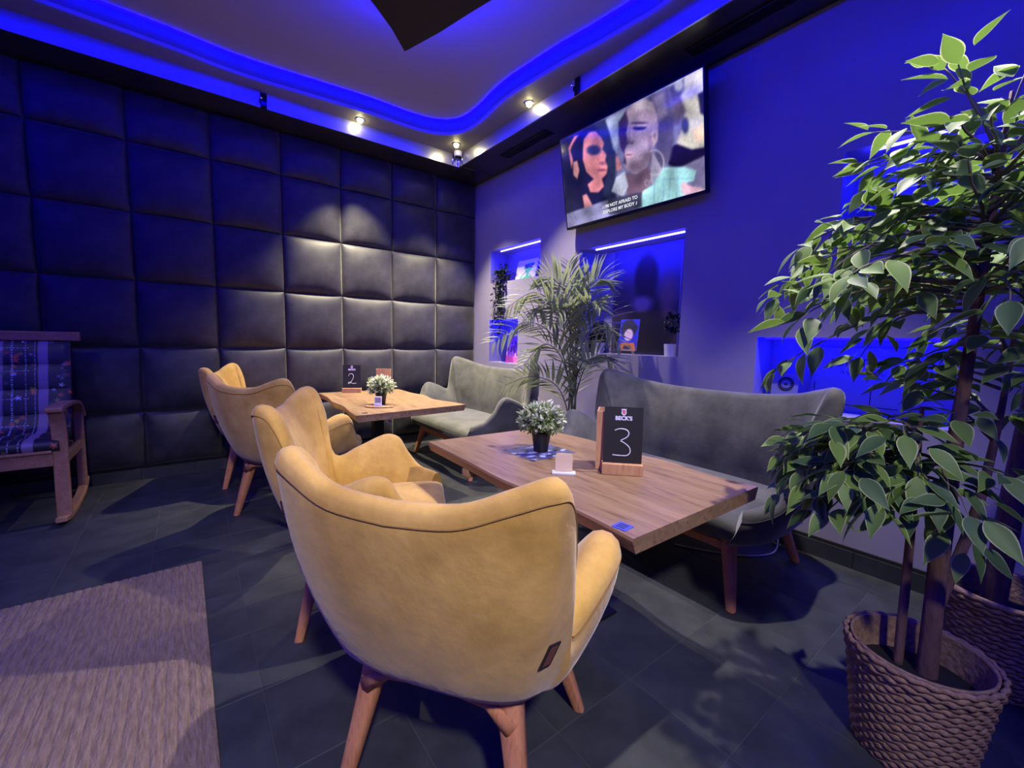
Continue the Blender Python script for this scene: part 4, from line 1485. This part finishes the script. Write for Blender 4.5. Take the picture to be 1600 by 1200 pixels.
# large dark print (plain abstract stand-in)
U, Vv = uvgrid(110, 150)
pc = Pic(U * 100, (1 - Vv) * 140, (86, 84, 118))
pc.poly([(0, 46), (30, 40), (60, 48), (100, 42), (100, 92), (0, 92)], (76, 66, 70), 24)
pc.poly([(0, 82), (100, 78), (100, 140), (0, 140)], (30, 24, 34), 26)
pc.poly([(34, 84), (60, 60), (84, 84), (92, 140), (16, 140)], (20, 15, 24), 14)
pc.ell(52, 40, 17, 30, (34, 24, 32), 0.4)
pc.ell(48, 74, 15, 10, (150, 130, 140), 0.8, 0.8)
pc.ell(84, 66, 10, 26, (122, 98, 76), 0.9, 0.8)
pc.ell(14, 70, 12, 22, (70, 58, 62), 0.9, 0.8)
canvas('framed_print', 'large dark brown portrait-format print at the back of the picture niche', 'picture', (0.245, -2.185, 1.052), 0.63, 0.86, pc.C, 0.0, 0.0, 0.02)

# little easel with a colourful canvas
ez = thing('easel', 'miniature wooden easel in the picture niche', 'easel', (0.05, -2.20, 1.05), -PI / 2)
ez.rotation_euler = (0, 0, -PI / 2 + 0.3)
for sx in (-1, 1):
    MB().tube([(0.055 * sx, -0.02, 0.0), (0.02 * sx, 0.045, 0.25)], 0.005, 6).build('leg', 'pale_wood', ez)
MB().tube([(0, 0.115, 0.0), (0, 0.045, 0.24)], 0.005, 6).build('leg', 'pale_wood', ez)
MB().box(-0.07, 0.07, -0.036, -0.008, 0.030, 0.038).build('ledge', 'pale_wood', ez)
U, Vv = uvgrid(70, 110)
pc = Pic(U * 100, (1 - Vv) * 150, (30, 36, 190))
pc.poly([(18, 10), (60, 0), (96, 40), (80, 80), (50, 60), (20, 80), (4, 50)], (22, 18, 40), 6)
pc.ell(50, 78, 24, 30, (226, 196, 200), 0.3)
pc.poly([(4, 150), (16, 118), (84, 116), (98, 150)], (214, 112, 40), 5)
pc.ell(50, 140, 22, 10, (40, 24, 60), 0.4)
cv = thing('painting', 'small blue and orange canvas on the miniature easel', 'painting', (0.05, -2.20, 1.09), 0)
cv.rotation_euler = (0, 0, -PI / 2 + 0.3)
R = Matrix.Translation((0, -0.024, 0)) @ Matrix.Rotation(-0.24, 4, 'X')
MB().box(-0.075, 0.075, 0.0006, 0.009, 0, 0.245, R).build('stretcher', 'canvas_white', cv)
o = link('print', print_mesh('print', 0.15, 0.245, np.clip(pc.C, 0, 1), 'print'), None, cv)
o.matrix_local = R


def niche_pot(label, loc, r, h, ball, m='white_plastic'):
    t = thing('potted_plant', label, 'plant', loc, 0)
    MB().lathe([(0, 0), (r * 0.86, 0), (r, h), (r * 0.93, h), (r * 0.9, h * 0.9), (0, h * 0.9)], 20).build('pot', m, t, smooth=True, auto=0.6)
    MB().tube([(0, 0, h * 0.85), (0.004, 0, h + ball[1])], 0.006, 6).build('stem', 'bark', t, smooth=True)
    rr_ = random.Random(int(loc[1] * 1000))
    lm_ = leaf_mesh('small_leaf', 0.03, 0.016, 0.2, 0.1, 3, 'vine_leaf')
    items = []
    for k in range(260):
        d = Vector((rr_.gauss(0, 1), rr_.gauss(0, 1), rr_.gauss(0, 1))).normalized()
        p = Vector((0, 0, h + ball[1])) + d * ball[0] * rr_.uniform(0.55, 1.0)
        items.append((lm_, Matrix.Translation(p) @ frame_from((d + Vector((rr_.gauss(0, .5), rr_.gauss(0, .5), rr_.gauss(0, .5)))).normalized())))
    stuff(link('foliage', join_leaves('foliage', items, 'vine_leaf'), None, t))
    return t


niche_pot('dark ball topiary in a white pot at the right end of the picture niche', (0.07, -2.565, 1.0505), 0.05, 0.09, (0.065, 0.15))
niche_pot('dark small plant in a white pot at the left end of the picture niche', (0.065, -1.885, 1.0505), 0.055, 0.09, (0.065, 0.10))
# small dark house-shaped lantern at the left of the picture niche
ln = thing('lantern', 'dark house-shaped lantern in the corner of the picture niche', 'lantern', (0.20, -1.755, 1.0505), 0)
MB().box(-0.05, 0.05, -0.05, 0.05, 0, 0.16).build('body', 'black_plastic', ln, bevel=0.003)
MB().add([(-.06, -.06, .16), (.06, -.06, .16), (.06, .06, .16), (-.06, .06, .16), (0, 0, .23)], [(0, 1, 2, 3), (0, 4, 1), (1, 4, 2), (2, 4, 3), (3, 4, 0)]).build('roof', 'black_plastic', ln)
MB().box(-0.0525, -0.05, -0.018, 0.018, 0.06, 0.12).build('pane', 'glass_dark', ln)

# trailing plant in the upper left niche
vt = thing('trailing_plant', 'dark trailing plant spilling out of the upper left niche', 'plant', (0.06, -0.53, 1.766), 0)
MB().lathe([(0, 0), (0.05, 0), (0.06, 0.08), (0.055, 0.08), (0.05, 0.06), (0, 0.06)], 20).build('pot', 'black_plastic', vt, smooth=True, auto=0.6)
rr_ = random.Random(12)
vl = leaf_mesh('vine_leaf', 0.042, 0.030, 0.15, 0.2, 4, 'vine_leaf')
items = []
for k in range(9):
    a = rr_.uniform(-0.9, 0.9)
    L = rr_.uniform(0.15, 0.62)
    y_ = rr_.uniform(-0.09, 0.09)
    pts = [Vector((0, y_ * .3, 0.07)), Vector((-0.05, y_ * .6, 0.12)), Vector((-0.085, y_, 0.06)), Vector((-0.095, y_ + 0.01 * a, -0.05 - L * 0.35)), Vector((-0.09, y_ + 0.03 * a, -L))]
    pts = [Vector(p) for p in catmull(pts, 5)]
    MB().tube(pts, 0.002, 4).build('vine', 'stem_green', vt)
    for q in range(2, len(pts)):
        for z in range(2):
            d = Vector((rr_.uniform(-1, 0.1), rr_.uniform(-1, 1), rr_.uniform(-0.8, 0.5))).normalized()
            items.append((vl, Matrix.Translation(pts[q]) @ frame_from(d, roll=rr_.uniform(-.6, .6))))
for k in range(60):
    d = Vector((rr_.gauss(-.3, 1), rr_.gauss(0, 1), abs(rr_.gauss(0.3, .6)))).normalized()
    p = Vector((0, 0, 0.09)) + d * rr_.uniform(0.03, 0.11)
    p.x = min(p.x, 0.13)
    items.append((vl, Matrix.Translation(p) @ frame_from(d)))
for me_, M_ in items:
    o = link('leaf', me_, None, vt)
    o.matrix_local = M_

# emblem card in the long low niche
ec = thing('emblem_card', 'square card with a round leaf emblem in the long low niche', 'card', (0.10, -3.30, 0.781), 0)
ec.rotation_euler = (0, 0, -PI / 2)
R = Matrix.Rotation(-0.10, 4, 'X')
MB().box(-0.072, 0.072, 0.0, 0.010, 0, 0.20, R).build('card', 'sign_blue', ec, bevel=0.001)
FR = R @ Matrix.Translation((0.008, -0.0008, 0.138)) @ Matrix.Rotation(PI / 2, 4, 'X')


def annulus(r0, r1, n=40):
    mb = MB()
    mb.grid([[(r0 * math.cos(2 * PI * k / n), r0 * math.sin(2 * PI * k / n), 0) for k in range(n)],
             [(r1 * math.cos(2 * PI * k / n), r1 * math.sin(2 * PI * k / n), 0) for k in range(n)]], False, True)
    return mb


for nm, a, b in (('emblem_ring', 0.027, 0.043), ('emblem_line', 0.0235, 0.025)):
    o = annulus(a, b).build(nm, 'sign_ink', ec)
    o.matrix_local = FR
lv = MB()
for ang, L in ((90, .019), (52, .016), (128, .016), (18, .012), (162, .012)):
    c, s = math.cos(math.radians(ang)), math.sin(math.radians(ang))
    lv.add([(0, -.006, 0), (c * L * .5 - s * .003, -.006 + s * L * .5 + c * .003, 0), (c * L, -.006 + s * L, 0), (c * L * .5 + s * .003, -.006 + s * L * .5 - c * .003, 0)], [(0, 1, 2, 3)])
lv.add([(-.0008, -.006, 0), (.0008, -.006, 0), (.0008, -.015, 0), (-.0008, -.015, 0)], [(0, 1, 2, 3)])
o = lv.build('emblem_leaf', 'sign_ink', ec)
o.matrix_local = FR
for k in range(16):
    a = 2 * PI * k / 16
    o = MB().box(-.0012, .0012, -.0032, .0032, 0, 0.0004).build('emblem_mark', 'sign_blue', ec)
    o.matrix_local = FR @ Matrix.Translation((0.035 * math.cos(a), 0.035 * math.sin(a), 0.0002)) @ Matrix.Rotation(a + PI / 2, 4, 'Z')

# lettered board at the back of the long low niche
bdz = thing('sign_board', 'lettered board with a printed word and script line in the long low niche', 'sign', (0.215, -3.62, 0.781), 0)
bdz.rotation_euler = (0, 0, -PI / 2)
MB().box(-0.22, 0.22, 0, 0.012, 0, 0.36).build('board', 'sign_blue', bdz, bevel=0.001)
text_obj('lettering', 'JOINT', 0.062, 'sign_ink', bdz, (-0.045, -0.001, 0.275), (PI / 2, 0, 0), 0.0004)
scr_pts = [(-.10, 0), (-.09, .018), (-.085, -.002), (-.075, .014), (-.065, -.002), (-.055, .012), (-.045, 0)]
MB().tube([(x + 0.02, -0.001, 0.215 + z) for x, z in catmull(scr_pts, 5)], 0.0010, 5).build('script_line', 'sign_ink', bdz)
scr_pts = [(-.02, .03), (-.03, 0), (-.01, .012), (0, -.002), (.01, .014), (.02, 0), (.03, .016), (.04, 0), (.055, .016), (.06, 0), (.075, .014), (.085, -.002), (.10, .008)]
MB().tube([(x + 0.02, -0.001, 0.215 + z) for x, z in catmull(scr_pts, 5)], 0.0010, 5).build('script_line', 'sign_ink', bdz)
for k, (x_, w_, h_) in enumerate(((-0.17, 0.06, 0.12), (-0.05, 0.10, 0.10), (0.12, 0.12, 0.09))):
    MB().box(x_ - w_ / 2, x_ + w_ / 2, -0.0010, 0, 0.04, 0.044).build('printed_rule', 'sign_ink', bdz)
    MB().box(x_ - w_ / 2, x_ - w_ / 2 + 0.004, -0.0010, 0, 0.04, 0.04 + h_).build('printed_rule', 'sign_ink', bdz)

# round sign in the upper right niche
us = thing('sign_board', 'sign with a round frame and lettering in the niche behind the ficus crown', 'sign', (0.215, -3.79, 1.791), 0)
us.rotation_euler = (0, 0, -PI / 2)
MB().box(-0.20, 0.20, 0, 0.012, 0, 0.30).build('board', 'sign_blue', us, bevel=0.001)
text_obj('lettering', 'WIL', 0.055, 'sign_ink', us, (0.03, -0.001, 0.235), (PI / 2, 0, 0), 0.0004)
MB().tube([(-0.09 + 0.085 * math.cos(a), -0.004, 0.16 + 0.085 * math.sin(a)) for a in [2 * PI * k / 40 for k in range(41)]], 0.006, 6).build('hoop', 'sign_ink', us, smooth=True)

# ================================================================== PLANTS
def basket(label, loc, rt, rb, h):
    t = thing('woven_basket', label, 'basket', loc, 0)
    # body of braided rows, each row a bumpy coil
    n_rows = 21
    base = MB()
    prof = []
    for k in range(40):
        v = k / 39
        prof.append(((rb + (rt - rb) * v ** 0.8) - 0.006, 0.004 + (h - 0.004) * v))
    prof_in = [(max(0.01, a - 0.006), b) for a, b in prof[::-1]]
    base.lathe([(0.0, 0.002)] + prof + prof_in[:-2] + [(0.0, 0.012)], 40).build('lining', 'basket', t, smooth=True)
    seg = 104
    for k in range(n_rows):
        v = (k + 0.5) / n_rows
        r = rb + (rt - rb) * v ** 0.8
        if k >= n_rows - 3:
            r += 0.004
        z = h * v
        rows = []
        for a in range(seg):
            an = 2 * PI * a / seg
            ph = math.sin(an * 26 + (PI if k % 2 else 0))
            rr_ = r + 0.0028 * ph
            row = []
            for q in range(6):
                b = 2 * PI * q / 6
                hr = h / n_rows * 0.56
                row.append(((rr_ + 0.0062 * math.cos(b)) * math.cos(an), (rr_ + 0.0062 * math.cos(b)) * math.sin(an),
                            z + hr * math.sin(b) + 0.0018 * math.cos(an * 26)))
            rows.append(row)
        MB().grid(rows, True, True).build('braid', 'basket', t, smooth=True)
    MB().lathe([(0.0, h * 0.70), (rt - 0.02, h * 0.70)], 28).build('soil', 'soil', t)
    return t


FL = [leaf_mesh('ficus_leaf', 0.092, 0.041, f, b, 9, 'ficus_leaf') for f, b in ((0.22, 0.18), (0.35, 0.05), (0.12, 0.32))]
FD = [leaf_mesh('ficus_leaf', 0.088, 0.040, f, b, 9, 'ficus_leaf_dark') for f, b in ((0.22, 0.2), (0.3, 0.1))]


def ficus(label, loc, trunks, branches, seed, n_keep=300, leaf_scale=1.0):
    """trunks: lists of (x,y,z,r); branches: (start, direction, length, droop)"""
    t = thing('ficus_tree', label, 'tree', loc, 0)
    r = random.Random(seed)
    for tr_ in trunks:
        pts = catmull([p[:3] for p in tr_], 6)
        rad = [float(q[0]) for q in catmull([(p[3],) for p in tr_], 6)]
        MB().tube(pts, rad, 10).build('trunk', 'bark', t, smooth=True)
    leaves = []
    for st_, d, L, droop in branches:
        st_, d = Vector(st_), Vector(d).normalized()
        pts = []
        n = max(5, int(L / 0.045))
        p = st_.copy()
        dd = d.copy()
        for k in range(n + 1):
            pts.append(p.copy())
            dd = (dd + Vector((r.gauss(0, .10), r.gauss(0, .10), -droop * (k / n) + r.gauss(0, .06)))).normalized()
            p = p + dd * (L / n)
        MB().tube(pts, [0.0055 * (1 - 0.75 * k / n) for k in range(n + 1)], 5).build('branch', 'twig', t, smooth=True)
        for k in range(1, n + 1):
            f = k / n
            if f < 0.18:
                continue
            tg = (pts[min(k + 1, n)] - pts[k - 1]).normalized()
            for s in (-1, 1):
                if r.random() < 0.12:
                    continue
                side = tg.cross(Vector((0, 0, 1)))
                side = side.normalized() if side.length > 1e-3 else Vector((1, 0, 0))
                # short twig, then a leaf or two on it
                tl = r.uniform(0.015, 0.055)
                out = (side * s * r.uniform(0.5, 1.0) + tg * r.uniform(0.2, 0.8) + Vector((0, 0, r.uniform(-0.35, 0.45)))).normalized()
                root = pts[k] + out * tl
                ld = (out + Vector((0, 0, r.uniform(-0.9, 0.25)))).normalized()
                leaves.append((root, ld, r.uniform(-0.7, 0.7), r.uniform(0.72, 1.12)))
        leaves.append((pts[-1], dd, r.uniform(-.5, .5), 1.0))
    # nearest to the camera first
    W = Matrix.Translation(loc)
    leaves.sort(key=lambda q: ((W @ q[0]) - CAM).length)
    rest = []
    for k, (p, d, ro, sc) in enumerate(leaves):
        M = Matrix.Translation(p) @ frame_from(d, roll=ro) @ Matrix.Scale(sc * leaf_scale, 4)
        me = r.choice(FL + FD[:1]) if r.random() < 0.75 else r.choice(FD)
        if k < n_keep:
            o = link('leaf', me, None, t)
            o.matrix_local = M
        else:
            rest.append((me, M))
    if rest:
        stuff(link('leaves', join_leaves('leaves', rest, 'ficus_leaf'), None, t))
    return t, len(leaves)


B1 = (-1.115, -4.135, 0.0)
basket('round woven basket in the right foreground', B1, 0.158, 0.118, 0.31)
r = random.Random(21)
br_ = []
# main crown
for k in range(52):
    z = r.uniform(1.26, 1.66)
    a = 2 * PI * k / 52 * 5.3 + r.uniform(-.3, .3)
    L = r.uniform(0.24, 0.38) * (1.12 - 0.5 * max(0, (z - 1.35) / 0.35))
    br_.append(((0.052, -0.018, z), (math.cos(a), math.sin(a), r.uniform(0.05, 0.55)), L, r.uniform(0.12, 0.30)))
for a, dz in ((1.5, 1.0), (2.6, 1.4), (4.3, 1.1), (5.5, 1.4), (0.4, 1.8), (2.0, 2.2)):
    br_.append(((0.06, -0.03, 1.62), (math.cos(a), math.sin(a), dz), r.uniform(0.24, 0.34), 0.15))
# boughs reaching towards the sofa side
for k in range(11):
    z = r.uniform(1.24, 1.52)
    a = math.radians(r.uniform(85, 165))
    br_.append(((0.05, -0.01, z), (math.cos(a), math.sin(a), r.uniform(0.0, 0.35)), r.uniform(0.40, 0.52), r.uniform(0.12, 0.28)))
# lower clump on the thin stem
for k in range(40):
    z = r.uniform(0.74, 0.92)
    a = math.radians(r.gauss(138, 46))
    br_.append(((0.045, 0.06, z), (math.cos(a), math.sin(a), r.uniform(0.05, 0.55)), r.uniform(0.22, 0.38), r.uniform(0.25, 0.45)))
tr1 = [[(0.05, -0.015, 0.2, 0.025), (0.05, -0.012, 0.42, 0.022), (0.05, -0.010, 0.7, 0.022), (0.05, -0.014, 1.0, 0.015), (0.055, -0.022, 1.4, 0.010), (0.06, -0.03, 1.78, 0.004)],
       [(0.04, 0.045, 0.2, 0.012), (0.045, 0.05, 0.5, 0.011), (0.045, 0.055, 0.75, 0.009), (0.045, 0.06, 0.98, 0.005)],
       [(0.055, -0.012, 0.38, 0.014), (0.10, -0.035, 0.52, 0.013), (0.16, -0.06, 0.70, 0.012), (0.21, -0.075, 0.95, 0.008), (0.24, -0.08, 1.2, 0.005)]]
for k in range(12):
    z = r.uniform(0.85, 1.2)
    a = r.uniform(0, 6.28)
    br_.append(((0.20, -0.07, z), (math.cos(a), math.sin(a), r.uniform(0.1, 0.8)), r.uniform(0.2, 0.32), 0.35))
_, nl1 = ficus('tall variegated ficus tree in the foreground basket', B1, tr1, br_, 5)

B2 = (-0.50, -4.26, 0.0)
basket('second woven basket behind the foreground one', B2, 0.175, 0.135, 0.33)
br2 = []
for k in range(22):
    z = r.uniform(0.95, 1.7)
    a = r.uniform(0, 6.28)
    br2.append(((0.0, 0.0, z), (math.cos(a), math.sin(a), r.uniform(0.1, 0.8)), r.uniform(0.22, 0.36), 0.35))
tr2 = [[(0.0, 0.03, 0.22, 0.034), (0.0, 0.02, 0.6, 0.032), (0.0, 0.01, 1.0, 0.022), (0.0, 0.0, 1.5, 0.012), (0.0, 0.0, 1.75, 0.006)]]
_, nl2 = ficus('darker ficus tree in the second basket by the right wall', B2, tr2, br2, 9, 260, 1.0)

# ---- palm between the sofas
PB = Vector((-0.36, -2.02, 0.0))
pm = thing('palm_plant', 'slender palm with arching feathery fronds between the two sofas', 'plant', PB, 0)
MB().lathe([(0, 0), (0.11, 0), (0.14, 0.26), (0.15, 0.27), (0.15, 0.29), (0.13, 0.29), (0.125, 0.24), (0, 0.24)], 28).build('pot', 'base_tile', pm, smooth=True, auto=0.6)
RV = Vector((0.795, -0.607, 0))     # sideways as seen across the room
FV = Vector((0.607, 0.795, 0))
PLM = [leaf_mesh('palm_leaflet', 0.25, 0.027, 0.45, bd, 6, 'palm_leaf') for bd in (0.08, 0.2, 0.35)]
r = random.Random(31)
stems = [((0.0, 0.0), (-0.02, 0.0)), ((0.02, 0.03), (0.03, 0.02)), ((-0.03, 0.02), (-0.05, 0.0)), ((0.01, -0.03), (0.05, -0.02))]
# fronds: (sideways reach, depth reach, start height, peak height, end height)
fr = [(-0.62, -0.12, 0.72, 1.28, 1.12), (-0.52, -0.06, 0.80, 1.50, 1.38), (-0.28, 0.0, 0.90, 1.60, 1.62), (-0.06, 0.03, 1.0, 1.55, 1.74),
      (0.24, -0.04, 0.95, 1.60, 1.60), (0.36, 0.0, 0.8, 1.30, 1.12), (0.14, -0.22, 0.75, 1.42, 1.38), (-0.20, -0.26, 0.8, 1.38, 1.26),
      (0.34, -0.18, 0.6, 1.05, 0.88), (-0.52, -0.20, 0.5, 0.88, 0.82), (0.08, -0.28, 0.5, 1.0, 0.98), (-0.38, 0.0, 0.6, 1.12, 0.96),
      (0.10, -0.05, 0.85, 1.38, 1.50), (-0.40, -0.20, 0.7, 1.40, 1.30)]
keep = 0
for i, (sx, sd, z0, zp, ze) in enumerate(fr):
    b0 = Vector((stems[i % 4][0][0], stems[i % 4][0][1], 0.24))
    tip = RV * sx + FV * sd * 1.0
    pts = [b0, Vector((b0.x * .6 + tip.x * 0.02, b0.y * .6 + tip.y * 0.02, z0)), Vector((tip.x * 0.22, tip.y * 0.22, z0 + (zp - z0) * 0.75)),
           Vector((tip.x * 0.60, tip.y * 0.60, zp)), Vector((tip.x, tip.y, ze))]
    pts = [Vector(p) for p in catmull(pts, 14)]
    n = len(pts)
    fo = MB().tube(pts, [0.0070 * (1 - 0.8 * k / n) for k in range(n)], 6).build('frond', 'stem_green', pm, smooth=True)
    rest = []
    np_ = 21
    for k in range(np_):
        f = 0.40 + 0.60 * k / (np_ - 1)
        q = min(n - 2, int(f * (n - 1)))
        p = pts[q]
        tg = (pts[min(q + 1, n - 1)] - pts[q - 1]).normalized()
        sid = tg.cross(Vector((0, 0, 1)))
        sid = sid.normalized() if sid.length > 0.05 else RV.copy()
        if abs(sid.dot(RV)) < 0.5:      # fan the blades partly in the plane facing the room
            sid = (sid * 0.45 + tg.cross(FV).normalized() * 0.8).normalized()
        L = (0.50 + 0.60 * math.sin(PI * min(1, 0.22 + 0.78 * k / (np_ - 1)))) * r.uniform(0.9, 1.06)
        for s in (-1, 1):
            d = (sid * s * 0.85 + tg * (0.55 + 0.5 * k / np_) + Vector((0, 0, r.uniform(0.0, 0.22)))).normalized()
            M = Matrix.Translation(p) @ frame_from(d, roll=s * 0.35 + r.uniform(-.12, .12)) @ Matrix.Scale(L * 0.88, 4)
            if (PB + p + d * L * 0.22).x > -0.015:
                continue
            me = r.choice(PLM)
            if keep < 300:
                o = link('leaflet', me, None, fo)
                o.matrix_local = M
                keep += 1
            else:
                rest.append((me, M))
    if rest:
        stuff(link('leaflets', join_leaves('leaflets', rest, 'palm_leaf'), None, fo))

# ---- white cable under the long sofa
tag(MB().tube(catmull([(-0.025, -3.36, 0.10), (-0.06, -3.40, 0.02), (-0.22, -3.42, 0.006), (-0.40, -3.30, 0.006), (-0.55, -3.05, 0.006)], 8), 0.004, 6).build('power_cable', 'cable', None, smooth=True),
    'thin white cable lying on the floor under the long sofa', 'cable')
